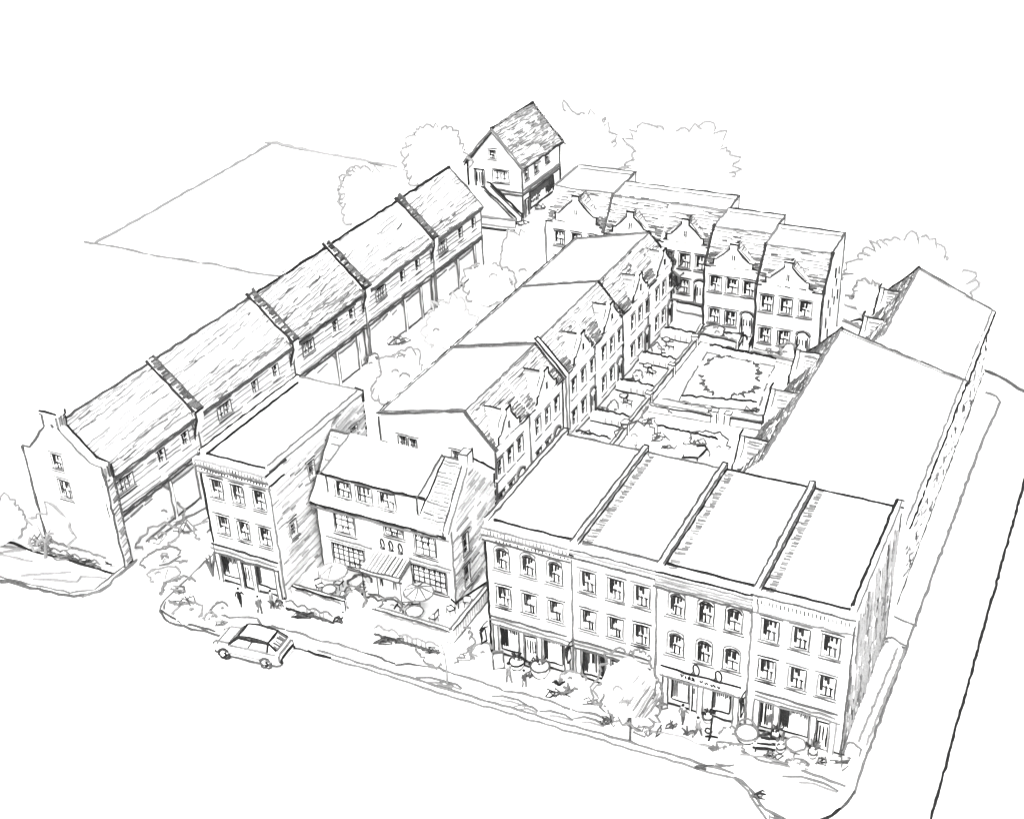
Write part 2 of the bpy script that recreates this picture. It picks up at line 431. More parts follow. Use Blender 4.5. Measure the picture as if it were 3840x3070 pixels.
for kind in 'vioix|zmw~':
    z = 2.88 - (x - 1.75) * .03
    if kind == '|': x += .22; continue
    u = .16
    pts = {'v': [(0, .12), (.08, -.1), (.2, .14)], 'i': [(0, .06), (.03, -.1)], 'o': [(0, 0), (.08, .1), (.14, 0), (.06, -.09), (0, 0)], 'x': [(0, .1), (.1, -.1), (.02, -.08), (.12, .08)],
           'z': [(0, .07), (.1, -.05), (.2, .06)], 'm': [(0, 0), (.07, -.08), (.14, .05), (.24, -.06)], 'w': [(0, .05), (.1, -.08), (.2, .06), (.3, -.07)], '~': [(0, .03), (.12, -.06), (.2, .04)]}[kind]
    sg.ink([(x + a, -.35, z + b) for a, b in pts], 'D', 2.3, .4, 0, 20)
    x += pts[-1][0] + .12
sg.build('sign_lettering', f)
for lx in (2.5, 3.9): goose_lamp(t, (lx, -.2, 3.3))
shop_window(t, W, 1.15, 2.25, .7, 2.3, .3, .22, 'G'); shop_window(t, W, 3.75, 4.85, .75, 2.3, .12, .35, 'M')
sw = door(t, (2.72, -.02, .12), .5, 2.15, dark=.3)
t, W, w = row_shop('shop_building', 'white shop at the side street corner with flat window heads and hatched end wall',
    17.2, 23.0, (0, 0, 0), (0, 0, 0), 'ticks', (18.31, 20.1, 21.81), last=True)
fascia(t, W, .5, 5.4, 2.65, 3.3, 'MGG', pil=(.7, 1.9, 4.1, 5.25))
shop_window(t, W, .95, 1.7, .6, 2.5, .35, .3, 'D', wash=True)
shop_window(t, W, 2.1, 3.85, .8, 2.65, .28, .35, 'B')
door(t, (4.7, -.02, .12), .7, 2.15, dark=.8)
hanging_sign('hanging_sign', 'small tilted sign board on the shop row corner next to the tavern', -.12, -.25, 2.1)
hanging_sign('hanging_sign', 'small tilted sign board on a bracket between the first two shops of the row', 5.95, -.3, 2.6)
hanging_sign('hanging_sign', 'small dark tilted sign board between the lettered shop and the corner shop', 17.2, -.45, 2.6)

# ---------------------------------------------------------------- the detached corner shop
t = thing('corner_shop', 'detached white three storey shop with dentil cornice between the lane and the tavern', 'building', (-21.5, -.9, 0))
W = wm(t); m = MB(W); w = 5.75; D = 11.8; H = 10.4
m.box(0, w, 0, D, 0, H - .25, 'W')
m.ink([(0, -.03, 9.6), (0, -.03, 3.5)], 'D', 3.0, .8, .1); m.ink([(0, -.03, 3.2), (0, -.03, 0)], 'D', 3.0, .6, .1)
m.ink([(w, -.03, 9.6), (w, -.03, .1)], 'G', 2.4, .9, .1)
m.ink([(0, -.04, .14), (w, -.04, .14)], 'B', 2.8, .8, .05)
P = [(w, 0, .1), (w, D, .1), (w, D, H - .3), (w, 0, H - .3)]
m.hatch(P, (0, 1, .06), .40, 'RRRSE', .9, (2.5, 7), 2.6, .02, .4, .9)  # hatching on this side stands for the wall's shade
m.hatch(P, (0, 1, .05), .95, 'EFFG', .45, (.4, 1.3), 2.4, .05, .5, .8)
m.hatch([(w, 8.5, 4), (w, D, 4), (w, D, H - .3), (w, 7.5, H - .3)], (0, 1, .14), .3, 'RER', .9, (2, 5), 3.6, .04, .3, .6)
m.ink([(w, D, H), (w, D, .2)], 'B', 2.6, .6, .1)
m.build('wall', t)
r = MB(W)
r.box(.02, w - .02, .02, D - .02, H - .24, H, 'W')
r.box(.02, .3, .3, D, H + .01, H + .45, 'W'); r.box(w - .3, w - .02, .3, D, H + .01, H + .3, 'W'); r.box(.31, w - .31, D - .25, D, H + .01, H + .3, 'W')
r.ink([(.4, .55, H + .03), (w - .3, .55, H + .03)], 'D', 3.0, .7, .1, blob=1)
r.ink([(.32, .5, H + .06), (.32, D - .3, H + .06)], 'D', 3.0, .9, 0)
r.ink([(.02, .2, H + .45), (.02, D, H + .45)], 'B', 2.6, .9, 0)
r.ink([(w - .3, .5, H + .32), (w - .3, D, H + .32)], 'G', 2.8, .9, 0); r.ink([(w, .2, H + .1), (w, D, H + .1)], 'G', 2.4, .9, 0)
r.ink([(0, D, H + .35), (w, D, H + .35)], 'G', 2.8, .8, .1)
r.ink([(.02, D, H + .5), (.32, D, H + .5), (.32, D, H - .2)], 'D', 2.8, .4, .1)
r.ink([(w - .5, D, H + .5), (w + .1, D, H + .35), (w + .1, D, H - .4)], 'D', 2.8, .4, .1)
r.build('roof', t)
c = MB(W)
c.box(-.12, w + .12, -.45, -.002, 10.05, 10.5, 'T'); c.box(-.05, w + .05, -.22, -.002, 9.45, 10.04, 'T')
c.box(w + .002, w + .12, 0, 1.6, 10.05, 10.5, 'T'); c.box(w + .002, w + .05, 0, 1.2, 9.45, 10.04, 'T')
for z, y, tn in ((10.5, -.47, 'F'), (10.1, -.47, 'G'), (9.8, -.24, 'M'), (9.42, -.24, 'G')):
    c.ink([(-.1, y, z), (w + .1, y, z)], tn, 2.6, .8, .1)
c.ink([(w + .13, -.4, 10.48), (w + .13, 1.9, 10.48)], 'B', 2.6, .6, .1, blob=1); c.ink([(w + .08, -.1, 9.5), (w + .08, 1.6, 9.5)], 'D', 2.6, .6, .1)
for i in range(24):
    x = .1 + (w - .2) * i / 23
    c.ink([(x, -.49, 10.4), (x + .02, -.49, 10.15)], R.choice('GFGM'), 2.0, .3, 0)
    c.ink([(x, -.26, 9.68), (x + .02, -.26, 9.58)], R.choice('DMBM'), 2.4, .3, 0)
c.build('cornice', t)
for x in (1.24, 3.02, 4.82):
    window(t, SASH, (x, -.01, 7.42)); window(t, SASH, (x, -.01, 4.4))
for y, z in ((4.6, 7.5), (1.75, 4.35), (10.2, 7.3)): window(t, (.6, 1.3, 'flat', 'slit'), (w + .01, y, z), 90)
fascia(t, W, .1, w - .1, 2.65, 3.4, 'BGM', pil=(.3, 2.2, 3.35, 5.4))
shop_window(t, W, .6, 2.0, .8, 2.55, .25, .45); shop_window(t, W, 3.65, 5.15, .8, 2.55, .1, .15, 'M')
door(t, (2.78, -.02, .12), .75, 2.2, dark=.6)

# ---------------------------------------------------------------- the tavern with the awning
t = thing('tavern', 'two storey white tavern with a wide shed dormer, lattice windows and a striped awning', 'building', (-15.3, 3.2, 0))
W = wm(t); m = MB(W); w = 10.9; D = 6.4; ez = 6.25; rz = 9.75; ry = 3.1
gable = [(0, 0), (D, 0), (D, ez), (ry, rz), (0, ez)]
m.prism([(0, y, z) for y, z in gable], (w, 0, 0), 'W')
m.ink([(0, 0, ez), (0, 0, .2)], 'M', 2.6, .8, 0); m.ink([(w, 0, ez), (w, 0, .2)], 'G', 2.6, .8, 0)
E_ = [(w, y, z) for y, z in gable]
m.hatch(E_, (0, 1, .12), .36, 'RRSE', .9, (1.5, 5), 2.6, .02, .4, .8)  # gable's shade rendered by pen hatching
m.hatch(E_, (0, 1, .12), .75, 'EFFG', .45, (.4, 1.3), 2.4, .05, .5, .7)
m.ink([(w, D, ez + .9), (w, D, 3.4)], 'D', 2.8, .5, .1)
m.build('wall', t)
r = MB(W)
def slope(y): return ez + (rz - ez) * y / ry
e = -.35
F0 = [(-.25, e, slope(e) + .06), (w - .3, e, slope(e) + .06), (w - .3, ry, rz + .06), (-.25, ry, rz + .06)]
r.prism(F0, (0, 0, .14), 'W')
r.prism([(-.25, ry, rz + .06), (w - .3, ry, rz + .06), (w - .3, D + .35, ez - .2), (-.25, D + .35, ez - .2)], (0, 0, .14), 'W')
r.ink([(-.25, e, slope(e) + .1), (w - .1, e, slope(e) + .1)], 'D', 3.4, .8, .2, blob=1); r.ink([(-.25, e - .03, slope(e) - .15), (w, e - .03, slope(e) - .15)], 'G', 2.8, .8, .1)
r.ink([(-.25, ry, rz + .22), (w - .3, ry, rz + .22)], 'M', 2.8, .9, .1, blob=1)
r.ink([(-.25, e, slope(e) + .2), (-.25, ry, rz + .2)], 'M', 2.8, .8, .1)
r.hatch([(8.45, e, slope(e) + .2), (w - .6, e, slope(e) + .2), (w - .6, ry, rz + .2), (8.9, ry, rz + .2)], (1, 0, 0), .27, 'GFMG', .95, (.5, 1.8), 2.4, .06, .35, 1.0)
r.hatch([(-.1, e + .2, slope(e) + .4), (.9, e + .2, slope(e) + .4), (.9, ry, rz + .2), (-.1, ry, rz + .2)], (1, 0, 0), 1.1, 'FG', .5, (.4, .8), 2.6, .03)
rf = r.build('roof', t)
c = MB(W)                                          # coping and chimney of the right gable
c.prism([(w - .42, e, slope(e) + .1), (w - .42, ry, rz + .1), (w - .42, D, ez + .9), (w - .42, D, ez + 1.2), (w - .42, ry, rz + .5), (w - .42, e, slope(e) + .5)], (.44, 0, 0), 'W')
for x, tn in ((w - .42, 'M'), (w + .02, 'G')): c.ink([(x, e, slope(e) + .52), (x, ry - .4, rz + .1)], tn, 2.6, .7, .05)
c.ink([(w + .03, ry + .4, rz + .3), (w + .03, D + .1, ez + 1.2)], 'D', 2.8, .6, .1)
c.ink([(w - .42, e, slope(e) + .5), (w - .42, e, slope(e) - .1)], 'D', 2.8, .5, .1)
c.build('gable_coping', t)
c = MB(W); c.box(w - .55, w + .06, ry - .45, ry + .35, rz + .1, rz + 1.0, 'W')
c.loop([(w - .55, ry - .45, rz + 1.0), (w + .06, ry - .45, rz + 1.0), (w + .06, ry + .35, rz + 1.0), (w - .55, ry + .35, rz + 1.0)], 'M', 2.6, over=0)
c.ink([(w + .07, ry + .35, rz + 1.05), (w + .07, ry + .35, rz + .2)], 'D', 2.8, .4, .1); c.ink([(w + .07, ry - .4, rz + .95), (w + .07, ry - .4, rz + .2)], 'M', 2.4, .4, 0)
c.build('chimney', rf)
d = MB(W); a, b = 1.0, 8.25; dy = .30; zt = 8.2
d.prism([(a, dy, slope(dy)), (a, dy, zt), (a, ry - .05, rz - .05)], (b - a, 0, 0), 'W')
d.prism([(a - .35, dy - .12, zt - .02), (b + .2, dy - .12, zt - .02), (b + .55, ry - .02, rz + .22), (a + .45, ry - .02, rz + .22)], (0, 0, .12), 'W')
d.ink([(a - .4, dy - .14, zt + .06), (b + .25, dy - .14, zt + .06)], 'D', 3.2, .9, .3, blob=1); d.ink([(a, dy - .06, zt - .12), (b, dy - .06, zt - .12)], 'F', 2.2)
d.ink([(a - .35, dy - .25, zt + .12), (a + .45, ry, rz + .34)], 'G', 2.8, .9, .05); d.ink([(b + .2, dy - .25, zt + .12), (b + .55, ry, rz + .34)], 'M', 2.8, .9, .05)
d.ink([(a, dy - .03, zt - .1), (a, dy - .03, slope(dy))], 'M', 2.4, .6, 0); d.ink([(b, dy - .03, zt - .1), (b, dy - .03, slope(dy))], 'B', 2.4, .6, 0)
d.ink([(b + .1, dy, slope(dy) + .15), (b + .75, ry, rz + .25)], 'B', 2.6, .8, .05)
dm = d.build('dormer', t)
for x in (2.35, 4.05, 5.9):
    window(t, (1.15, 1.3, 'flat', 'sash'), (x, dy - .01, slope(dy) + .1))
lat = (1.5, 1.65, 'flat', 'lattice'); bay = (2.55, 1.8, 'flat', 'lattice')
window(t, lat, (2.35, -.01, 3.85)); window(t, lat, (8.85, -.01, 3.8)); window(t, (1.4, .95, 'flat', 'lattice'), (6.4, -.01, 4.72))
window(t, bay, (2.35, -.01, .95)); window(t, bay, (8.95, -.01, .95))
for y, z in ((1.65, 3.4), (1.6, .8)): window(t, (.65, 1.7, 'flat', 'slit'), (w + .01, y, z), 90)
b_ = MB(W); b_.box(.7, 10.6, -.14, -.002, 2.98, 3.2, 'T')
b_.ink([(.7, -.16, 3.2), (4.5, -.16, 3.2)], 'G', 2.4); b_.ink([(7.6, -.16, 3.2), (10.6, -.16, 3.2)], 'G', 2.4); b_.ink([(7.6, -.16, 2.95), (10.6, -.16, 2.95)], 'F', 2.4)
b_.build('string_course', t)
for x in (5.2, 5.9, 6.65): goose_lamp(t, (x, -.02, 3.5), .8)
door(t, (5.5, -.02, .12), .95, 2.15, dark=.3)
aw = MB(W); a, b = 4.55, 7.65
aw.prism([(a, 0, 3.0), (b, 0, 3.0), (b - .2, -1.45, 2.25), (a - .3, -1.45, 2.25)], (0, 0, .06), 'W')
aw.prism([(a - .3, -1.46, 2.02), (b - .2, -1.46, 2.02), (b - .2, -1.46, 2.3), (a - .3, -1.46, 2.3)], (0, .04, 0), 'W')
aw.ink([(a, -.02, 3.08), (b, -.02, 3.08)], 'M', 3.0, .7, .2, blob=1); aw.ink([(b, 0, 3.08), (b - .2, -1.47, 2.3)], 'M', 2.8, .7, .15)
aw.ink([(a - .3, -1.48, 2.32), (b - .2, -1.48, 2.32)], 'M', 2.4); aw.ink([(a - .3, -1.5, 2.02), (b - .2, -1.5, 2.02)], 'M', 2.4)
for i in range(11):
    f = (i + .6) / 11; x = a + (b - a) * f; x1 = a - .3 + (b - a + .1) * f
    aw.ink([(x, -.03, 3.08), (x1, -1.45, 2.33)], 'EFFGGGMGMGM'[i], 2.2 if i % 2 else 3.2, .5, 0)
ao = aw.build('awning', t)
for x, tn in ((a - .25, 'D'), (a + .95, 'M'), (b - .3, 'F')):
    po = MB(W); po.tube([(x, -1.4, 2.1), (x, -1.4, .12)], .05, tn, 6); po.build('post', ao)
# ---------------------------------------------------------------- gabled terrace houses round the courtyard
def house(label, loc, rz, w, d, eave, ridge_z, ry, back, gc, gz, gw, group, win=True, hatch='GFF', start=None, end=None, end_band=0, doors=True, far=False, flat=False, endwin=(), party='G', span=None, side=None, hd=.9, fe=True):
    """local x along the front, y into the house, front faces -y"""
    t = thing('town_house', label, 'house', loc, rz, group)
    W = wm(t); g = .012; m = MB(W)
    x0, x1 = g, w - g
    if flat: prof = [(0, 0), (d, 0), (d, back), (ry + .4, back), (ry, ridge_z - .1), (0, eave - .1)]
    else: prof = [(0, 0), (d, 0), (d, back - .1), (ry, ridge_z - .1), (0, eave - .1)]
    m.prism([(x0, y, z) for y, z in prof], (x1 - x0, 0, 0), 'W')
    if start:
        m.ink([(0, -.02, eave - .2), (0, -.02, 0)], start, 2.8, .8, .05)
    if end: m.ink([(w, -.02, eave - .1), (w, -.02, 0)], end, 2.8, .8, .05)
    m.ink([(.1, -.04, .06), (w, -.04, .06)], 'G', 2.2, .8, 0)
    if side:
        side(m, w, prof)
    m.build('wall', t)
    r = MB(W); sl = (ridge_z - eave) / ry
    def zs(y): return eave + sl * y
    e = -.06
    A = [(g, e, zs(e)), (w - g, e, zs(e)), (w - g, ry, ridge_z), (g, ry, ridge_z)]
    r.prism(A, (0, 0, .1), 'W')
    up = .1
    A3 = [(x, y, z + up) for x, y, z in A]
    r.hatch(A3, (1, 0, 0), .26, hatch, hd, (1.0, 3.5), 1.6, .05, .25, .8)
    r.hatch(A3, (1, 0, 0), .7, 'GMM', .3, (.3, 1.0), 1.9, .08, .5, .8)
    r.hatch([A3[0], A3[1], (w - g, .8, zs(.8) + up), (g, .8, zs(.8) + up)], (1, 0, 0), .2, 'GMG', .9, (.4, 1.4), 2.3, .08, .3, .8)  # denser strokes draw the shade low between the gables
    for a_, b_ in ((0, gc - gw - .3), (gc + gw + .3, w)): r.ink([(a_, e - .02, zs(e) + .05), (b_, e - .02, zs(e) + .05)], 'B', 2.6, .6, .05)
    r.ink([(0, ry, ridge_z + .12), (w, ry, ridge_z + .12)], 'G', 2.6, .9, 0)
    if flat:
        r.box(g, w - g, ry + .02, d, back + .005, ridge_z + .1, 'W')
        r.box(g, w - g, d - .25, d, ridge_z + .11, ridge_z + .4, 'W')
        r.ink([(0, d, ridge_z + .42), (w, d, ridge_z + .42)], R.choice('MBM'), 2.8, .8, .15)
        r.ink([(.2, d - .3, ridge_z + .15), (w, d - .3, ridge_z + .15)], 'G', 2.4, .8, 0)
        if fe: r.ink([(w, ry, ridge_z + .15), (w, d, ridge_z + .4)], 'M', 2.8, .8, .1); r.ink([(w, d, ridge_z + .4), (w, d, ridge_z - .9)], 'B', 2.6, .5, .1)
        if start: r.ink([(0, ry, ridge_z + .15), (0, d, ridge_z + .4)], 'G', 2.6, .8, .1)
    else:
        b0 = [(g, ry, ridge_z), (w - g, ry, ridge_z), (w - g, d + .2, back), (g, d + .2, back)]
        r.prism(b0, (0, 0, .1), 'W')
        r.ink([(0, d + .2, back + .05), (w, d + .2, back + .05)], 'D', 2.8, .8, .05); r.ink([(0, d - .1, back + .2), (w, d - .1, back + .2)], 'G', 2.6, .9, 0)
    for x, tn in ((0, start), (w, end)):
        if tn in ('D', 'B', 'M'):
            r.ink([(x, e - .1, zs(e) + .15), (x, ry + .05, ridge_z + .2)], tn, 3.0, .7, .1, blob=1)
            if not flat:
                r.ink([(x, ry, ridge_z + .15), (x, d + .1, back + .15)], 'M', 3.0, .9, .1); r.ink([(x + (.35 if x == 0 else -.35), ry, ridge_z + .14), (x + (.3 if x == 0 else -.3), d, back + .15)], 'G', 2.6, .9, 0)
    rf = r.build('roof', t)
    # shaped gable over the front
    gm = MB(W); s0 = zs(.0) + (gz - eave) * .33; tz = gz - .5
    top = [(gc - gw - .35, eave - .3), (gc - gw - .35, eave + .28), (gc - gw, eave + .3), (gc - gw, s0), (gc - gw + .35, s0 + .02), (gc - .38, tz), (gc - .38, gz), (gc + .38, gz), (gc + .38, tz), (gc + gw - .35, s0 + .02), (gc + gw, s0), (gc + gw, eave + .3), (gc + gw + .35, eave + .28), (gc + gw + .35, eave - .3)]
    gm.prism([(x, -.09, z) for x, z in top], (0, .34, 0), 'W')
    f = [(x, -.1, z) for x, z in top]
    left, right = ('M', 'G') if hatch != 'far' else ('G', 'G')
    gm.ink(f[1:5], 'B', 2.6, .4, 0); gm.ink(f[4:6], 'M', 2.4, .6, 0); gm.ink(f[5:9], 'D', 2.8, .3, 0); gm.ink(f[8:10], 'B', 2.8, .6, 0); gm.ink(f[9:13], 'B', 2.6, .4, 0)
    gm.ink([(x, .27, z) for x, z in top[8:10]], 'G', 2.2, .6, 0); gm.ink([(x, .27, z) for x, z in top[4:6]], 'G', 2.2, .6, 0)
    gm.ink([(gc + .4, -.1, gz), (gc + .4, .28, gz), (gc + .4, .28, tz)], 'M', 2.4, .4, 0)
    go = gm.build('gable', t)
    q = MB(W); q.patch((gc - .1, -.12, s0 + .55), (gc + .1, -.12, s0 + .55), (0, 0, -.7), 'D', 2.0, .8, .3); q.box(gc - .14, gc + .14, -.1, -.075, s0 - .15, s0 + .55, 'T')
    q.build('slit_window', go)
    dr = MB(W); rz2 = min(tz + .15, ridge_z - .05); yr = (rz2 - eave) / sl; ys = max(.1, (s0 - eave) / sl)
    yr = min(yr, ry)
    for sx in (-1, 1):
        q = [(gc, .25, rz2), (gc, yr, rz2), (gc + sx * gw, ys + .1, s0), (gc + sx * gw, .25, s0 - .1)]
        dr.face([q[0], q[1], q[2]], 'W'); dr.face([q[0], q[2], q[3]], 'W')
        if sx > 0 or R.random() < .6:
            dr.hatch(q[:3], (0, 1, 0), .28, 'FGF' if sx > 0 else 'FEE', .97, (.5, 1.4), 2.4, .05, .3, .7)  # darker strokes on one slope draw its shaded side
        dr.ink([q[1], q[2]], 'D' if sx < 0 else 'M', 2.4, .6, .05)
    dr.ink([(gc, .25, rz2 + .05), (gc, yr, rz2 + .05)], 'B', 2.6, .7, .1)
    dr.build('dormer_roof', t)
    if win:
        for i in range(3):
            x = gc + (i - 1) * w * .29
            window(t, TICK if not far else (1.0, 1.5, 'flat', 'sash'), (x, -.01, eave - 2.5), 0, far)
            if i < 2: window(t, TICK if not far else (.95, 1.45, 'flat', 'sash'), (x, -.01, .95), 0, far)
            elif doors: door(t, (x, -.02, .12), .95, 2.0, True)
    for x, z in endwin:
        o = window(t, (.85, 1.0, 'flat', 'sash'), (x, 0, z), 0, far)
    return t, W
G1 = 'gabled houses of the long courtyard terrace'
nm = ['nearest house of the long courtyard terrace, its white end wall facing the tavern roof', 'second house of the long courtyard terrace, just before the raised white party wall',
      'third house of the long courtyard terrace, just past the raised white party wall', 'fourth house of the long courtyard terrace, just before the dark line across the roof',
      'fifth house of the long courtyard terrace, just past the dark line across the roof', 'farthest house of the long courtyard terrace, its roof end next to the back terrace']
ys = [13.4, 19.2, 25.3, 31.9, 38.2, 44.4, 50.5]; gy = [15.6, 22.2, 29.3, 35.5, 42.2, 48.3]
def end1(m, w, prof):
    P = [(0, y, z) for y, z in prof]
    m.ink([P[1], P[2]], 'M', 2.8, .6, 0); m.ink([(0, prof[2][0], prof[2][1] + .25), (0, prof[3][0], prof[3][1] + .25)], 'G', 2.4, .8, 0)
    m.ink([P[4], (0, 0, 0)], 'G', 2.6, .6, 0); m.ink([P[3], P[4]], 'G', 2.4, .8, 0)
for i in range(6):
    wd = ys[i + 1] - ys[i]
    t, W = house(nm[i], (-6.3, ys[i], 0), 90, wd, 9.9, 6.4, 9.05, 2.35, 7.25, gy[i] - ys[i], 8.95 - .06 * i, 1.75, G1,
        hatch='GFF' if i % 2 else 'FGF', start={0: 'M', 2: 'B', 4: 'D'}.get(i, 'G'), end={5: 'D', 1: 'M'}.get(i), side=end1 if i == 0 else None)
    if i == 0:
        for y, z in ((7.9, 5.0), (7.0, 4.95), (3.3, 4.75)): window(t, (.55, .9, 'flat', 'twin'), (-.01, y, z), -90)
    if i == 2:
        p = MB(W); pr = [(-.35, 6.1), (-.35, 6.75), (2.3, 9.6), (3.0, 9.55), (3.0, 8.9), (2.3, 9.0)]
        p.prism([(.01, y, z) for y, z in pr], (.5, 0, 0), 'W')
        for x, tn in ((.0, 'B'), (.52, 'D')): p.ink([(x, y, z + .02) for y, z in pr[1:3]], tn, 2.8, .7, .1)
        p.ink([(0, 2.3, 9.62), (.52, 2.3, 9.62)], 'D', 2.8, .4, .1); p.ink([(.52, -.35, 6.7), (.52, -.35, 1.5)], 'G', 2.4, .8, 0)
        p.ink([(0, -.36, 6.7), (0, -.36, .8)], 'G', 2.4, .8, 0)
        p.box(.01, .5, -.35, -.002, .1, 6.09, 'W'); p.build('party_wall', t)

G2 = 'gabled houses of the right hand terrace, seen from behind'
def endR(m, w, prof): pass
def eastR(m, w, prof):
    d = prof[1][0]; z = prof[2][1]
    P = [(0, d, .1), (w, d, .1), (w, d, z), (0, d, z)]
    m.hatch(P, (1, 0, .35), .8, 'FGF', .4, (.6, 1.6), 2.0, .03, .4, .5)
    for k in range(int(w * .9)):
        x = R.uniform(.3, w - .3); zz = R.uniform(.6, z - .8); l = R.uniform(.5, 1.1)
        m.ink([(x, d + .04, zz), (x + R.uniform(-.5, -.1), d + .04, zz - l * .8)], R.choice('BMGGFF'), 2.4, .3, 0)
    m.ink([(0, d, .05), (w, d, .05)], 'M', 2.6, .9, .05)
lab = ['right hand terrace house nearest the street, with its wide white back roof', 'middle house of the near block in the right hand terrace', 'third house of the right hand terrace near block, by the yard gap',
       'first house of the set back block in the right hand terrace', 'farthest house of the set back block in the right hand terrace']
seg = [(22.5, 15.3), (29.7, 22.5), (36.9, 29.7), (44.3, 36.9), (51.2, 44.3)]; apx = [18.7, 26.1, 32.9, 41.5, 47.6]
for i, (a, b) in enumerate(seg):
    fx = 10.7 if i < 3 else 14.0
    house(lab[i], (fx, a, 0), -90, a - b, 23.0 - fx, 6.4, 9.05, 2.4, 6.35 if i < 3 else 6.0, a - apx[i], 8.95 if i < 3 else 8.6, 1.85 if i < 3 else 1.7, G2,
        win=True, hatch='MGGF', start={2: 'D', 4: 'D'}.get(i, None), end={0: 'G', 3: 'G'}.get(i, None), side=eastR)

G3 = 'gabled houses of the back row'
def eastB(m, w, prof):
    d = prof[1][0]
    for y, z in ((2.0, 5.2), (3.3, 5.8), (4.6, 6.2), (1.6, 3.6), (3.0, 4.0), (4.3, 4.6), (1.4, 1.4), (2.6, 2.0), (5.3, 7.2), (3.9, 7.6), (5.5, 4.8)):
        m.ink([(w + .04, y, z), (w + .04, y + .1, z - R.uniform(.7, 1.2))], R.choice('DBMG'), 2.6, .4, 0)
    m.ink([(w, d, 9.4), (w, d, .5)], 'G', 2.6, .8, 0); m.ink([(w, 0, 6.5), (w, 0, 0)], 'G', 2.6, .8, 0)
house('right end house of the back row, with a shaped gable and a windowed side wall', (2.75, 48.3, 0), 0, 6.15, 6.6, 6.65, 9.55, 2.2, 9.3, 2.85, 9.2, 2.0, G3, hatch='GFF', start='B', end='B', far=True, flat=True, side=eastB)
house('second house from the right in the back row, behind a raised planter with steps', (-2.95, 50.5, 0), 0, 5.6, 6.6, 6.75, 9.6, 2.4, 9.3, 2.75, 9.2, 1.9, G3, hatch='FGF', start='B', far=True, flat=True)
house('middle house of the back row, partly hidden, with a creeper by its door', (-9.3, 55.8, 0), 0, 6.0, 5.8, 6.2, 9.2, 2.4, 9.0, 2.5, 8.85, 1.9, G3, hatch='FFG', far=True, flat=True)
house('second house from the left in the back row, its gable above the terrace roof', (-15.5, 55.8, 0), 0, 6.19, 5.8, 6.2, 9.2, 2.4, 9.0, 2.9, 8.85, 1.9, G3, hatch='FGF', start='M', far=True, flat=True, fe=False)
house('left end house of the back row, nearest the gatehouse', (-22.4, 56.6, 0), 0, 6.6, 8.6, 6.3, 9.0, 2.5, 8.8, 3.5, 9.35, 2.3, G3, hatch='FFG', start='G', far=True, flat=True)

# ---------------------------------------------------------------- the long range of coach houses on the left
G4 = 'coach houses of the long left range'
yb = [-2.5, 7.9, 20.8, 32.3, 45.0, 55.4]
bl = ['nearest coach house of the left range, with a chimney on its shaped end gable', 'second coach house of the left range, behind the detached corner shop', 'third coach house of the left range, with a densely hatched roof',
      'fourth coach house of the left range, with a braced open bay', 'farthest coach house of the left range, beside the outside stair']
bw = [[(-.47, 1), (3.5, 0), (6.3, 0)], [(11.2, 1), (15.2, 0), (18.1, 0)], [(23.0, 1), (27.2, 0), (29.9, 0)], [(35.0, 1), (38.9, 0), (41.8, 0)], [(46.9, 1), (50.6, 0), (53.5, 0)]]
posts = [(4.05, 7.2), (13.5, 14.2), (27.3, 30.7), (39.3, 42.4), (50.1, 53.8)]
dens = ['FFEG', 'FE', 'FFGF', 'FE', 'FFG']; fillv = [.72, .42, .93, .2, .62]
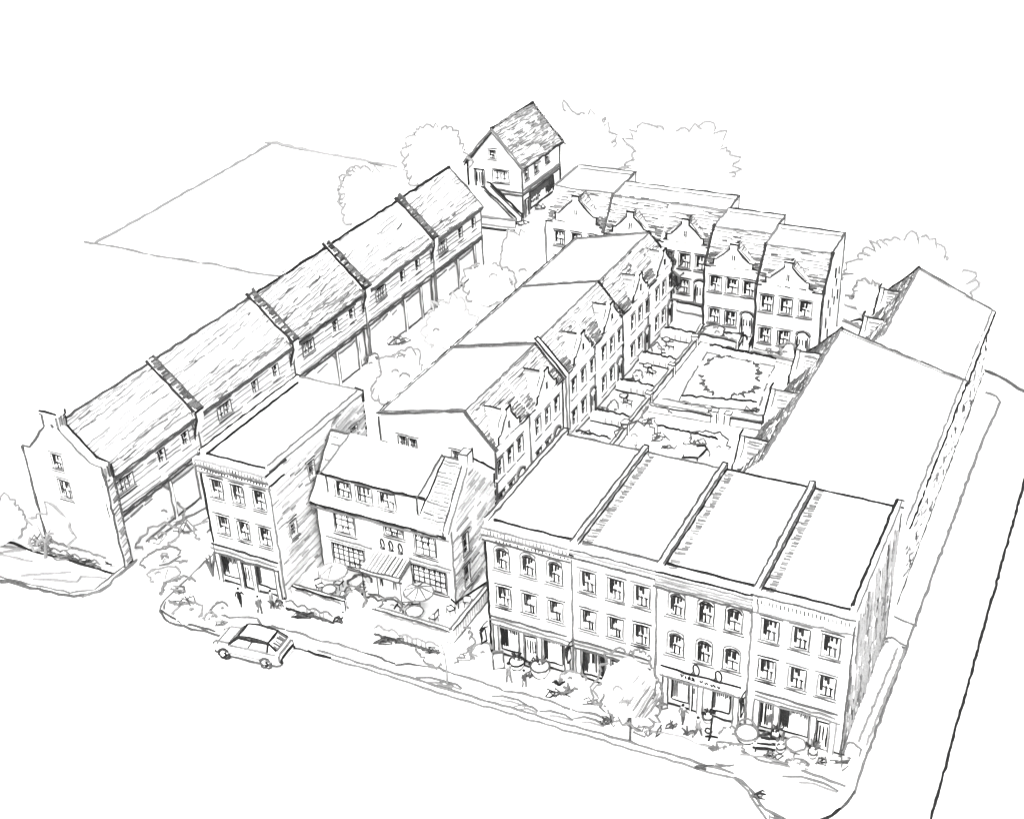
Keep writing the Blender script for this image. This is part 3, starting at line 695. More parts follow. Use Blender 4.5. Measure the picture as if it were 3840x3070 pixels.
for i in range(5):
    t = thing('coach_house', bl[i], 'building', (-29.4, yb[i], 0), 90, G4)
    W = wm(t); w = yb[i + 1] - yb[i]; g = .012; d = 7.0; ez = 7.5; rz = 11.0; ry = 3.5
    m = MB(W)
    # upper floor overhangs the open ground floor
    m.prism([(g, y, z) for y, z in [(0, 3.85), (d, 3.85), (d, ez - .1), (ry, rz - .1), (0, ez - .1)]], (w - 2 * g, 0, 0), 'W')
    m.box(g, w - g, .3, d, 0, 3.84, 'W')
    P = [(.1, 0, 3.95), (w - .1, 0, 3.95), (w - .1, 0, ez - .2), (.1, 0, ez - .2)]
    m.hatch(P, (1, 0, 0), .42, 'FEF', .8, (2, 7), 1.7, .03, .15, .5)
    m.ink([(0, -.03, 3.95), (w, -.03, 3.95)], 'M', 2.6, .8, .05); m.ink([(0, -.03, 3.65), (w, -.03, 3.65)], 'M', 2.4, .8, 0)
    m.hatch([(.6, .29, 2.8), (w * .45, .29, 2.8), (w * .45, .29, 3.6), (.6, .29, 3.6)], (1, 0, .1), .35, 'FE', .8, (1, 2.4), 2.4, .03)  # hatch strip draws the shade under the overhang
    m.ink([(w * .3, .27, .1), (w - .4, .27, .1)], 'G', 2.4, .8, 0)
    m.ink([(.02, -.03, ez), (.02, -.03, 3.9)], 'M', 2.4, .6, 0); m.ink([(w, -.03, ez), (w, -.03, .2)], 'G', 2.2, .6, 0)
    m.build('wall', t)
    r = MB(W); sl = (rz - ez) / ry; e = -.35
    A = [(g, e, ez + sl * e), (w - g, e, ez + sl * e), (w - g, ry, rz), (g, ry, rz)]
    r.prism(A, (0, 0, .12), 'W'); r.prism([A[3], A[2], (w - g, d + .35, ez + sl * e), (g, d + .35, ez + sl * e)], (0, 0, .12), 'W')
    A2 = [(x, y, z + .12) for x, y, z in A]
    r.hatch(A2, (1, .05, .05), .27, dens[i], fillv[i] * .9, (.8, 4.0), 1.5, .06, .35, 1.0)
    r.hatch(A2, (1, .08, .08), .8, 'GGM', fillv[i] * .33, (.4, 1.6), 2.0, .09, .5, 1.3)
    low = [A2[0], A2[1], (w, e + 1.2, ez + sl * (e + 1.2) + .12), (0, e + 1.2, ez + sl * (e + 1.2) + .12)]
    r.hatch(low, (1, 0, 0), .24, 'FGF', .6, (2, 6), 1.6, .06, .3, .9)
    r.ink([(0, ry, rz + .14), (w, ry, rz + .14)], 'MMDDD'[i], 3.2, .9, .1, blob=1)
    r.ink([(0, e, ez + sl * e + .08), (w, e, ez + sl * e + .08)], 'MMBMM'[i], 3.0, .9, .1); r.ink([(0, e + .1, ez + sl * e - .2), (w, e + .1, ez + sl * e - .2)], 'G', 2.4, .8, 0)
    if i == 4: r.ink([(w, e, ez + sl * e + .12), (w, ry, rz + .12)], 'M', 2.8, .8, .1)
    r.build('roof', t)
    a, b = posts[i][0] - yb[i], posts[i][1] - yb[i]
    for x in (a, b):
        p = MB(W)
        p.box(x - .12, x + .12, .05, .28, 0, 3.6, 'W')
        for s in (-.14, .14): p.ink([(x + s, .1, 3.5), (x + s, .1, 0)], 'M' if x == b and s > 0 else 'G', 2.2, .6, .05)
        if x == a: p.tube([(a, .2, 2.6), (a - .7, .2, 3.5)], .08, 'F', 5)
        p.build('post', t)
    gd = MB(W); gd.box(a + .2, b - .2, .22, .28, .02, 3.0, 'W'); gd.ink([(a + .2, .2, .1), (b - .2, .2, .1)], 'M', 2.4, .8, 0); gd.ink([(a + .2, .2, 3.0), (b - .2, .2, 3.0)], 'F', 2.2, .8, 0)
    gd.build('garage_door', t)
    for y, tw in bw[i]: window(t, TWIN if tw else ONE, (y - yb[i], -.01, 5.45), 0, i > 1)
    if i > 0:                                       # fire wall standing proud of the roofs, corbelled out under the eave
        p = MB(W); pr = [(.1, .1), (.1, 5.2), (-.5, 7.1), (-.5, 7.75), (ry, rz + .45), (d + .4, 7.6), (d, 0)]
        p.prism([(-.42, y, z) for y, z in pr], (.84, 0, 0), 'W')
        for x, tn in ((-.44, 'D' if i == 3 else 'B'), (.44, 'M')): p.ink([(x, y, z + .05) for y, z in pr[3:5]], tn, 3.0, .9, .15, blob=1)
        q = [(-.42, -.5, 7.77), (.42, -.5, 7.77), (.42, ry, rz + .47), (-.42, ry, rz + .47)]
        p.hatch(q, (1, 0, 0), .25, 'MGGM' if i != 3 else 'BMGG', .98, (.7, .8), 4.2, .02, .3, .4, n=4)
        S_ = [(-.43, .1, 5.2), (-.43, -.5, 7.1), (-.43, -.5, 7.7), (-.43, .1, 7.9)]
        p.hatch(S_, (0, .3, 1), .2, 'FG', .95, (.6, 1.5), 3.0, .03)
        p.ink([(-.43, -.52, 7.7), (-.43, -.52, 7.1), (-.43, .08, 5.2)], 'B', 2.8, .5, .05); p.ink([(.43, .08, 5.2), (.43, .08, .2)], 'G', 2.4, .6, 0); p.ink([(-.43, .08, 5.2), (-.43, .08, .2)], 'M', 2.6, .6, 0)
        p.ink([(-.46, -.52, 7.8), (.46, -.52, 7.8)], 'D', 3.2, .4, .1)
        p.build('party_wall', t)
    if i == 0:                                      # shaped end gable with chimney
        p = MB(W)
        pr = [(-.45, 0), (7.1, 0), (7.1, 8.75), (6.3, 8.8), (6.1, 9.0), (4.45, 10.85), (4.3, 10.95), (4.3, 11.9), (4.5, 11.95), (4.5, 12.2), (2.85, 12.2), (2.85, 11.95), (3.0, 11.9), (3.0, 10.95), (2.9, 10.85), (.75, 8.75), (-.3, 8.65), (-.45, 7.6)]
        p.prism([(-.02, y, z) for y, z in pr], (.75, 0, 0), 'W')
        F = [(-.05, y, z) for y, z in pr]; B_ = [(.75, y, z) for y, z in pr]
        p.ink(F[1:3], 'M', 3.0, .9, .05, blob=1); p.ink(F[2:6], 'M', 2.8, .7, 0); p.ink(F[5:9], 'M', 2.8, .4, 0); p.ink(F[9:11], 'D', 3.2, .5, .1)
        p.ink(F[12:15], 'M', 2.6, .5, 0); p.ink(F[14:17], 'G', 2.6, .7, 0); p.ink(F[16:] + [F[0]], 'M', 2.8, .8, 0)
        p.ink(B_[10:13] + B_[13:17], 'D', 3.2, .6, .05); p.ink([B_[16], B_[17], (.75, -.45, 3.8), (.75, -.45, .1)], 'M', 2.8, .7, .1)
        p.ink([(.75, -.46, 8.4), (.75, -.46, 7.4)], 'D', 4.5, .4, .05)
        Q = [(-.02, -.45, .1), (.75, -.45, .1), (.75, -.45, 7.4), (-.02, -.45, 7.4)]
        p.hatch(Q, (1, 0, .3), .36, 'FEG', .95, (.5, .75), 3.4, .02, .3, .6)
        p.hatch([(0, -.44, 7.5), (.7, -.44, 7.5), (.7, -.35, 8.6), (0, -.35, 8.6)], (0, 0, 1), .2, 'GGM', .95, (.5, 1), 3.2, .03)
        p.hatch([(.0, 2.98, 10.9), (.75, 2.98, 10.9), (.75, 2.98, 11.9), (0, 2.98, 11.9)], (0, 0, 1), .2, 'GGF', .95, (.5, 1), 3.2, .02)
        p.ink([(0, -.3, .1), (.6, -.4, .1)], 'D', 4.2, .5, .1)
        go = p.build('end_gable', t)
        window(t, (.8, 1.2, 'flat', 'sash'), (-.03, 3.85, 7.55), -90); window(t, (.95, 1.5, 'flat', 'sash'), (-.03, 3.7, 5.1), -90)

# ---------------------------------------------------------------- gatehouse with outside stair
t = thing('gatehouse', 'tall gabled house at the far end with an outside stair and a shop window below', 'house', (-38.9, 70.3, 0))
W = wm(t); w = 7.1; d = 10.3; ez = 6.5; rz = 10.45; rx = 3.5
m = MB(W)
m.prism([(x, 0, z) for x, z in [(0, 3.0), (w, 3.0), (w, ez), (rx, rz - .1), (0, ez)]], (0, d, 0), 'W'); m.box(.1, w - .15, .1, d - .1, 0, 2.99, 'W')
m.ink([(0, -.03, ez), (0, -.03, 2.9)], 'D', 2.8, .6, .05); m.ink([(w, -.03, ez), (w, -.03, 3.0)], 'M', 2.4, .6, 0); m.ink([(w - .1, .08, 2.9), (w - .1, .08, .1)], 'M', 2.6, .6, .05)
m.ink([(w, d, ez), (w, d, 1.0)], 'B', 2.6, .6, .05)
for z, tn in ((3.25, 'M'), (2.85, 'M')): m.ink([(2.6, -.04, z), (w, -.04, z)], tn, 2.6, .7, .05)
for z, tn in ((3.5, 'G'), (3.2, 'G'), (2.9, 'M')): m.ink([(w + .03, 0, z), (w + .03, d, z)], tn, 2.4, .7, .05)
m.build('wall', t)
r = MB(W); s = (rz - ez) / rx; o_ = .4
for sx, xa in ((1, w + o_), (-1, -o_)):
    A = [(rx, -.3, rz), (rx, d + .2, rz), (xa, d + .2, ez - s * o_), (xa, -.3, ez - s * o_)]
    r.prism(A, (0, 0, .14), 'W')
    if sx > 0:
        A2 = [(x, y, z + .14) for x, y, z in A]
        r.hatch(A2, (.02, 1, 0), .26, 'FFG', .85, (.8, 2.6), 1.6, .06, .35, .9); r.hatch(A2, (.03, 1, 0), .8, 'GF', .35, (.4, 1.4), 2.4, .07, .5, .9)
        r.ink([A2[1], A2[2]], 'D', 3.0, .7, .1, blob=1); r.ink([A2[2], A2[3]], 'B', 2.8, .7, .1, blob=1)
        r.ink([A2[3], A2[0]], 'G', 2.4, .7, 0); r.ink([(x, y, z - .4) for x, y, z in (A2[3], A2[0])], 'G', 2.2, .6, 0)
    else:
        A2 = [(x, y, z + .14) for x, y, z in A]
        r.ink([A2[3], A2[0]], 'G', 2.4, .7, 0); r.ink([(x, y, z - .4) for x, y, z in (A2[3], A2[0])], 'B', 2.6, .6, 0)
r.ink([(rx, -.3, rz + .2), (rx, d + .2, rz + .2)], 'D', 3.2, .8, .1, blob=1)
r.build('roof', t)
window(t, (.75, 1.0, 'flat', 'sash'), (3.35, -.01, 7.0), 0, True); window(t, (1.9, 1.3, 'flat', 'twin'), (4.35, -.01, 4.3), 0, True)
door(t, (1.55, -.02, 3.4), 1.0, 2.1, dark=.8)
for y, z in ((.9, 4.6), (3.5, 4.6), (6.6, 4.8)): window(t, (.85, 1.5, 'flat', 'sash'), (w + .01, y, z), 90, True)
TT = W
g = MB(W)
o = MB(W); o.box(w - .16, w - .05, 2.0, 8.4, .5, .62, 'T'); o.box(w - .16, w - .05, 2.0, 8.4, 2.6, 2.72, 'T'); o.loop([(w - .03, 1.9, .6), (w - .03, 8.4, .6), (w - .03, 8.4, 2.7), (w - .03, 1.9, 2.7)], 'B', 2.6, over=.1)
so = o.build('shop_window', t)
g.face([(w - .12, 2.0, .62), (w - .12, 8.4, .62), (w - .12, 8.4, 2.6), (w - .12, 2.0, 2.6)], 'P')
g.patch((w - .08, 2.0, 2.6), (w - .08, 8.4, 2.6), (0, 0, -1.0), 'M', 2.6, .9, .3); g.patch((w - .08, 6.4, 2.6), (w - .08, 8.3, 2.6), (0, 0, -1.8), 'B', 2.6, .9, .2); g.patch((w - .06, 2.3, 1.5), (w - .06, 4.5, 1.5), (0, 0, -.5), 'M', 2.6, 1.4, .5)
g.build('glass', so)
door(t, (w - .12, 1.0, .12), .8, 2.1, rz=90, dark=.7)
st = MB(W)                                          # stair: landing, solid steps between two low walls
st.box(-.3, 2.5, -1.7, -.02, 0, 3.35, 'W')
for k in range(14):
    x = 2.52 + k * .31; st.box(x, x + .305, -1.5, -.25, 0, 3.2 - k * .23, 'W')
so = st.build('outside_stair', t)
for y0, tn in ((-1.72, 'B'), (-.24, 'D')):
    p = MB(W); pr = [(2.5, 3.2), (2.5, 4.0), (2.9, 4.0), (6.95, .75), (6.95, 0), (6.4, 0)]
    p.prism([(x, y0, z) for x, z in pr], (0, .2, 0), 'W')
    p.ink([(x, y0, z + .03) for x, z in pr[1:4]], tn, 2.8, .6, .1); p.ink([(x, y0 - .02, z - .35) for x, z in pr[2:4]], 'M', 2.4, .6, 0); p.ink([(6.97, y0, .8), (6.97, y0, 0)], 'D', 2.6, .5, .05)
    p.build('parapet', so)
# ---------------------------------------------------------------- ground, roads, kerbs
g = MB(); n = 3000
g.face([(-n, -n, -.14), (n, -n, -.14), (n, n, -.14), (-n, n, -.14)], 'K'); struct('ground', g)
def slab(name, out, z0, z1, m='K', lines=()):
    b = MB(); b.prism([(x, y, z0) for x, y in out], (0, 0, z1 - z0), m)
    for pts, tn, px in lines: b.ink([(x, y, z1 + .01) for x, y in pts], {'E': 'F', 'F': 'G'}.get(tn, tn), px + .2, 1.1, .1)
    return struct(name, b)
def off(pts, d): return [(x + dx, y + d) for (x, y), dx in zip(pts, [0] * len(pts))]
kerbA = [(-24.1, 3.0), (-23.85, -1.6), (-23.75, -4.5), (-23.2, -5.6), (-22.4, -6.1), (-21.2, -6.3), (-18.2, -6.05), (-11.2, -4.95), (1.3, -4.85), (18.0, -4.35), (18.9, -4.9), (19.9, -5.9), (20.6, -6.6), (21.8, -6.6), (22.8, -5.9), (23.5, -5.1), (24.05, -4.0), (24.4, -2.6), (24.5, 10), (24.75, 37.6), (25.1, 45.3), (25.2, 46.6), (24.8, 47.4), (23.8, 47.7)]
slab('pavement', kerbA + [(23.0, 52), (-24.5, 52)], -.2, .0, 'K', [
    (kerbA[:4], 'F', 2.4), (kerbA[3:8], 'M', 2.6), (kerbA[7:8] + [(-9.4, -4.95)], 'D', 3.2), ([(-9.4, -4.95)] + kerbA[8:10], 'G', 2.6), (kerbA[9:13], 'F', 2.8),
    (kerbA[12:15], 'F', 2.6), (kerbA[14:17], 'D', 3.4), (kerbA[16:18], 'M', 3.2), (kerbA[17:20], 'F', 3.0), (kerbA[19:21], 'F', 3.0), (kerbA[20:], 'G', 3.2),
    ([(-23.0, -5.5), (-21.0, -6.0), (-18.2, -5.75)], 'M', 2.6), ([(-23.5, -4.6), (-23.1, -5.3)], 'F', 2.4),
    ([(-10.8, -4.6), (-6, -4.5), (1.3, -4.4), (9.5, -4.1), (12.5, -4.0), (17.8, -3.95)], 'F', 3.2),
    ([(18.0, -4.2), (18.9, -4.6), (20.2, -5.8), (21.5, -6.1)], 'G', 3.4), ([(19.8, -5.7), (22, -6.3)], 'G', 3.0),
    ([(17.0, -1.95), (18.8, -2.3), (21, -2.1), (23.9, -2.3)], 'G', 3.0),
    ([(23.2, 14.0), (24.55, 13.6)], 'F', 2.6), ([(23.0, 11.0), (24.5, 11.1)], 'G', 2.8), ([(22.9, .5), (23.4, -1.2), (23.6, -.6)], 'F', 2.4)])
kerbB = [(-90, -14.5), (-36.5, -7.5), (-33.1, -7.15), (-30.6, -6.9), (-29.6, -6.5), (-28.8, -5.6), (-28.7, -4.6), (-28.9, -1.5), (-29.3, 1.5)]
slab('lane_pavement', kerbB + [(-29.3, 56), (-90, 56)], -.2, .0, 'K', [
    (kerbB[:3], 'M', 3.8), (kerbB[2:6], 'M', 3.0), (kerbB[4:8], 'G', 3.0), ([(-40, -7.4), (-33.1, -6.8), (-30.6, -6.5), (-29.2, -5.5), (-29.2, -1.6)], 'G', 2.4),
    ([(-60, -3.9), (-40.4, -3.6), (-34.7, -3.7), (-34.5, -3.55), (-29.3, -3.5)], 'D', 3.0), ([(-60, -2.9), (-40, -2.95)], 'F', 2.6), ([(-30.2, -2.9), (-28.9, -2.3)], 'F', 2.4),
    ([(-41, -4.6), (-37.5, -3.9), (-39.5, -5.2), (-36, -4.8)], 'E', 3.6), ([(-35.4, -6.4), (-32.4, -4.6)], 'E', 3.6), ([(-34.2, -6.4), (-31, -5.3), (-31.2, -4.7), (-29.6, -4.2)], 'E', 3.6),
    ([(-29.2, 1.6), (-29.0, 4.6), (-27.6, 8.4)], 'G', 2.6)])
slab('street', [(-300, -24), (24.2, -24), (28.4, -24), (28.4, -9), (24.2, -9), (-300, -9.2)], -.138, -.134, 'K')
slab('side_street', [(25.3, -8.9), (28.55, -8.9), (28.55, 49), (25.3, 49)], -.138, -.134, 'K', [([(24.7, -4.6), (26.2, -4.25)], 'F', 3.0), ([(24.9, -5.6), (26.2, -5.3)], 'F', 2.6)])
vg = [(28.7, -9), (28.72, 34), (28.9, 47.6), (31, 47.7), (80, 47), (80, -9)]
slab('verge', vg, -.2, .0, 'K', [(vg[:3], 'D', 2.9)])
nb = [(22.9, 52.1), (25.0, 50.7), (26.8, 49.2), (28.6, 48.6), (60, 47.9), (60, 70), (22.9, 70)]
slab('north_verge', nb, -.2, -.01, 'K', [(nb[:4], 'M', 3.2)])
fl = [(-76.4, 45.2), (-75.4, 45.5), (-77.5, 83), (-55.7, 81), (-49.5, 45.4)]
slab('field', fl, -.2, .004, 'K', [([(-76.8, 45.4), (-72, 45.7), (-66, 45.2), (-58, 45.7), (-53, 45.4), (-49.2, 45.6)], 'F', 3.6), ([(-75.4, 45.3), (-75.6, 52), (-76.0, 60), (-76.6, 71), (-77.3, 83)], 'E', 3.8), ([(-78.5, 83.5), (-76.9, 84), (-73, 82.9), (-67, 82.4), (-61, 81.7), (-55.6, 81)], 'E', 3.8), ([(-56, 80.2), (-60, 81), (-55.8, 81.2)], 'F', 2.4)])

# ---------------------------------------------------------------- camera, sky, sun
cd = bpy.data.cameras.new('camera'); co = bpy.data.objects.new('camera', cd); COL.objects.link(co); S.camera = co
cd.sensor_fit = 'HORIZONTAL'; cd.sensor_width = 36; cd.lens = 2728.118 / 2156 * 36; cd.clip_end = 6000; cd.clip_start = .5
a, b, c = .51743232, -.48201911, -.04446665
fw = Vector((math.sin(b) * math.cos(a), math.cos(b) * math.cos(a), -math.sin(a))); rt = Vector((math.cos(b), -math.sin(b), 0)); up = rt.cross(fw)
r2 = rt * math.cos(c) + up * math.sin(c); u2 = up * math.cos(c) - rt * math.sin(c)
mx = Matrix((r2, u2, -fw)).transposed().to_4x4(); mx.translation = CAM
co.matrix_world = mx
w = bpy.data.worlds.new('World'); S.world = w; w.use_nodes = True; nt = w.node_tree
bg = nt.nodes['Background']; sky = nt.nodes.new('ShaderNodeTexSky'); sky.sky_type = 'NISHITA'; sky.sun_disc = False
EL, AZ = math.radians(52), math.radians(168)       # sun high in the south west, in front of the facades
sky.sun_elevation = EL; sky.sun_rotation = AZ; sky.air_density = 1.0; sky.dust_density = 4.0
hs = nt.nodes.new('ShaderNodeHueSaturation'); hs.inputs['Saturation'].default_value = .05   # overcast: a colourless sky
nt.links.new(sky.outputs['Color'], hs.inputs['Color']); nt.links.new(hs.outputs['Color'], bg.inputs['Color']); bg.inputs['Strength'].default_value = .15
sl = bpy.data.lights.new('sun', 'SUN'); sl.energy = 1.0; sl.angle = math.radians(70); sl.color = (1, .985, .96)
so = bpy.data.objects.new('sun', sl); COL.objects.link(so)
sd = Vector((math.sin(AZ) * math.cos(EL), math.cos(AZ) * math.cos(EL), math.sin(EL)))
so.rotation_euler = sd.to_track_quat('Z', 'Y').to_euler(); so.location = (0, 0, 120)
S.view_settings.view_transform = 'Standard'; S.view_settings.look = 'None'; S.view_settings.exposure = EXPO; S.view_settings.gamma = 1
S.cycles.max_bounces = 8; S.cycles.diffuse_bounces = 5
# ---------------------------------------------------------------- planting
def blob(mb, c, rx, ry, rz, seed, m='W', nu=20, nv=12, amp=.10, floor=None):
    q = random.Random(seed); ph = [q.uniform(0, 6.3) for _ in range(6)]; i0 = len(mb.v); k = KEYS.index(m)
    for j in range(nv + 1):
        for i in range(nu):
            t = math.pi * j / nv; p = 2 * math.pi * i / nu
            d = Vector((math.sin(t) * math.cos(p), math.sin(t) * math.sin(p), math.cos(t)))
            s = 1 + amp * (math.sin(5 * d.x + ph[0]) * math.sin(5 * d.y + ph[1]) + .6 * math.sin(9 * d.z + ph[2]) * math.sin(8 * d.x + ph[3]) + .4 * math.sin(13 * d.y + ph[4]) * math.sin(12 * d.z + ph[5]))
            v = Vector(c) + Vector((d.x * rx, d.y * ry, d.z * rz)) * s
            if floor is not None: v.z = max(v.z, floor)
            mb.v.append(tuple(v))
    for j in range(nv):
        for i in range(nu):
            a, b = i0 + j * nu + i, i0 + j * nu + (i + 1) % nu
            mb.f.append([a, a + nu, b + nu, b]); mb.m.append(k)
def frill(a, b, out, n, amp, q, sharp=0):
    """leaf scallops from a to b bulging along 'out'"""
    a, b, out = Vector(a), Vector(b), Vector(out); P = []; d = (b - a)
    for i in range(n):
        f0, f1 = i / n, (i + 1) / n; h = amp * q.uniform(.6, 1.3)
        for s in range(5):
            t = s / 5; f = f0 + (f1 - f0) * t
            bulge = math.sin(math.pi * t) if not sharp else (1 - abs(2 * t - 1))
            P.append(a + d * f + out * (h * bulge) + out * q.uniform(-.2, .2) * amp)
    P.append(b); return P
def crown(mb, c, rx, rz, tone, px, seed, lobes=14, arcs=((0, 1),), solid=True, inner=0, sharp=0, depth=None, curls='F'):
    """white leaf mass with scalloped leaf edges standing out of it where it turns away"""
    q = random.Random(seed); c = Vector(c)
    if solid: blob(mb, c, rx * .82, (depth or rx) * .82, rz * .84, seed)
    view = (CAM - c).normalized(); rt = Vector((0, 0, 1)).cross(view).normalized(); up = view.cross(rt)
    def pt(a, r): return c + rt * (math.cos(a) * rx * r) + up * (math.sin(a) * rz * r)
    big = [q.uniform(-.15, .15) for _ in range(7)]
    def base(f): return 1.0 + sum(big[k] * .55 * math.sin((k + 2) * 2 * math.pi * f + k) for k in range(5))
    for a0, a1 in arcs:
        P = []; f = a0
        while f < a1:
            w_ = q.uniform(.45, 1.5) / lobes; f1 = min(f + w_, a1); h = q.uniform(.05, .15) * min(1.3, w_ * lobes)
            A, B = 2 * math.pi * f, 2 * math.pi * f1
            if sharp or q.random() < .35:           # pointed leaf
                P += [pt(A, base(f)), pt(A + (B - A) * q.uniform(.35, .6), base(f) * (1 + h * 1.3))]
            else:
                P += [pt(A + (B - A) * t, base(f + w_ * t) * (1 + h * math.sin(math.pi * t))) for t in (0, .25, .5, .75, 1)]
            if q.random() < .55: P.append(pt(B - (B - A) * q.uniform(.1, .45), base(f1) * q.uniform(.86, .95)))
            f = f1
        P.append(pt(2 * math.pi * a1, base(a1)))
        mb.ink(P, tone, px, .9, 0, 8)
    for _ in range(inner):
        a = q.uniform(0, 6.3); r = q.uniform(.15, .7); o = pt(a, r) + view * rx * .9 * math.sqrt(1 - r * r)
        w = rx * q.uniform(.12, .25)
        mb.ink([o + rt * (w * math.cos(t)) + up * (w * .8 * math.sin(t)) for t in (0, .6, 1.2, 1.9, 2.6, 3.3)], q.choice(curls), px * .9, .6, 0, 8)
def tree(label, base, c, rx, rz, tone='F', px=2.8, seed=1, lobes=14, arcs=((0, 1),), solid=True, inner=2, trunk='G', tr=.12, group=None, sharp=0, name='tree'):
    t = thing(name, label, 'tree', (base[0], base[1], 0), 0, group); W = wm(t)
    L = lambda p: (p[0] - base[0], p[1] - base[1], p[2])
    class LB(MB): pass
    m = MB(W)
    # build the crown in world axes then shift it under its base
    m.world = Matrix(); crown(m, c, rx, rz, tone, px + .3, seed, int(lobes * 1.5), arcs, solid, inner, sharp)
    m.v = [(x - base[0], y - base[1], z) for x, y, z in m.v]; m.build('crown', t)
    k = MB(W); h = c[2] - rz * .55; b = Vector((0, 0, -.05)); q = random.Random(seed + 5); f = Vector((c[0] - base[0], c[1] - base[1], 0)) * .6
    top = Vector((f.x * .6, f.y * .6, h))
    k.tube([b, b.lerp(top, .5) + Vector((.04, .03, 0)), top], [tr * 1.3, tr, tr * .75], trunk, 7)
    for i in range(3):
        an = q.uniform(0, 6.3) + i * 2.1
        k.tube([top - Vector((0, 0, .15)), top + Vector((math.cos(an) * rx * .3, math.sin(an) * rx * .3, rz * .35)), top + Vector((math.cos(an) * rx * .55, math.sin(an) * rx * .55, rz * .7))], [tr * .7, tr * .5, tr * .25], trunk, 5)
    k.build('trunk', t)
    return t
tree('pale tree behind the roofs of the left range, its crown touching the field edge', (-42.6, 54), (-42.4, 54.2, 6.6), 3.1, 3.5, 'F', 2.6, 3, 15, ((.17, .62), (.3, .5)), inner=0)
tree('tall pale tree between the left range and the gatehouse gable', (-40.8, 66), (-40.8, 66, 7.6), 3.5, 3.8, 'F', 2.6, 5, 15, ((-.04, .2), (.22, .68)), inner=0)
tree('pale tree half hidden right behind the gatehouse roof', (-31.5, 86), (-31.0, 86, 4.4), 3.6, 4.0, 'F', 2.6, 8, 14, ((-.02, .13), (.18, .34)), inner=0)
tree('large pale tree behind the flat roofs of the back row', (-17.6, 84), (-17.6, 84, 3.4), 6.6, 5.0, 'F', 2.6, 9, 20, ((-.03, .1), (.11, .28), (.3, .5)), inner=0)
tree('broad pale tree behind the far end of the right hand terrace', (13.6, 63), (13.6, 63, 2.2), 5.6, 4.4, 'F', 2.7, 12, 20, ((-.05, .07), (.12, .27), (.28, .5)), inner=0)
tree('small pale tree in the yard gap beside the back row end house', (10.9, 58.5), (10.9, 58.5, 2.0), 1.5, 1.8, 'F', 2.6, 14, 9, ((0, .5),), inner=0)
G5 = 'pale trees in the lane between the long roofs'
tree('jagged pale tree between the left range and the courtyard terrace, farthest of the lane trees', (-24.5, 54.5), (-24.5, 54.5, 2.2), 2.0, 3.0, 'F', 2.5, 16, 10, ((.2, .75),), group=G5, inner=1)
tree('round pale tree beside the farthest coach house bay', (-24.6, 47.6), (-24.9, 48.2, 2.0), 2.6, 2.2, 'F', 2.5, 18, 12, ((-.2, .22), (.3, .62)), group=G5, inner=1)
tree('round pale tree halfway along the lane, against the long white back roof', (-23.6, 37.0), (-23.6, 37.4, 2.4), 2.2, 2.6, 'E', 2.6, 20, 12, ((.0, .62),), group=G5, inner=1)
tree('pale tree at the near end of the lane, behind the detached corner shop', (-21.9, 24.8), (-21.7, 25.2, 3.2), 2.1, 2.4, 'F', 2.6, 22, 12, ((.05, .65),), group=G5, inner=2)
tree('pale round tree left of the chimney gable, by the lane pavement', (-39.4, -4.2), (-39.2, -4.2, 2.1), 1.75, 1.9, 'F', 2.6, 24, 13, ((-.14, .66),), inner=1, trunk='F')
tree('pale leaning bush tree in front of the chimney gable wall', (-35.4, -4.0), (-34.4, -3.8, 2.5), 1.35, 1.7, 'F', 3.0, 26, 8, ((-.16, .42), (.5, .62)), solid=False, inner=2, sharp=1, trunk='F')
# street trees
t = tree('leafy round street tree on the pavement in front of the plain cornice shop', (11.35, -4.0), (11.25, -4.0, 4.15), 1.9, 2.1, 'G', 2.6, 31, 13, ((-.06, .16), (.17, .42), (.43, .58), (.62, .95)), inner=3, tr=.07, trunk='M')
m = MB(); c = Vector((11.25, -4.0, 4.15)); v = (CAM - c).normalized(); rt = Vector((0, 0, 1)).cross(v).normalized(); up = v.cross(rt)
for i in range(9):
    s = -.2 + i * .17; a = c + rt * (s + .75) + up * (.75 - i * .13); b = c + rt * (s - .25) + up * (-.75 - i * .13 if i < 5 else -1.6)
    d = .9 if i < 6 else .7
    m.ink([a + v * 1.6 * d, b + v * 1.6 * d], 'FEFEGFGFG'[i], 2.8, .6, 0)
m.v = [(x - 11.35, y + 4.0, z) for x, y, z in m.v]; m.build('leaf_spray', t)
tree('faint bare young tree with a forked stem on the pavement below the right tavern terrace', (-1.16, -4.0), (-1.3, -3.9, 3.3), 1.75, 1.4, 'G', 2.8, 33, 9, ((-.1, .1), (.52, .74), (.8, .9)), solid=False, inner=0, trunk='F', tr=.06)
tree('thin young tree with drooping limbs on the rounded pavement corner', (-20.5, -5.2), (-21.6, -4.9, 1.9), 1.2, .8, 'G', 3.0, 35, 8, ((.05, .5), (.6, .75)), solid=False, inner=0, trunk='M', tr=.06)
# courtyard trees
tree('small jagged tree at the left end of the front garden bed in the courtyard', (-.6, 27.0), (-.5, 27.0, 1.3), 1.7, 1.2, 'M', 2.2, 41, 9, ((.0, .5), (.62, .75)), solid=False, sharp=1, inner=1, trunk='G', tr=.06)
tree('small jagged tree at the right end of the front garden bed in the courtyard', (5.2, 28.6), (5.2, 28.6, 1.1), 1.5, 1.1, 'M', 2.2, 43, 8, ((-.05, .5),), solid=False, sharp=1, inner=1, trunk='G', tr=.06)
tree('tiny bare tree by the cross path in the courtyard', (.0, 30.4), (.0, 30.4, 1.5), 1.2, 1.0, 'G', 2.4, 45, 8, ((.05, .3), (.35, .5)), solid=False, inner=0, trunk='G', tr=.05)

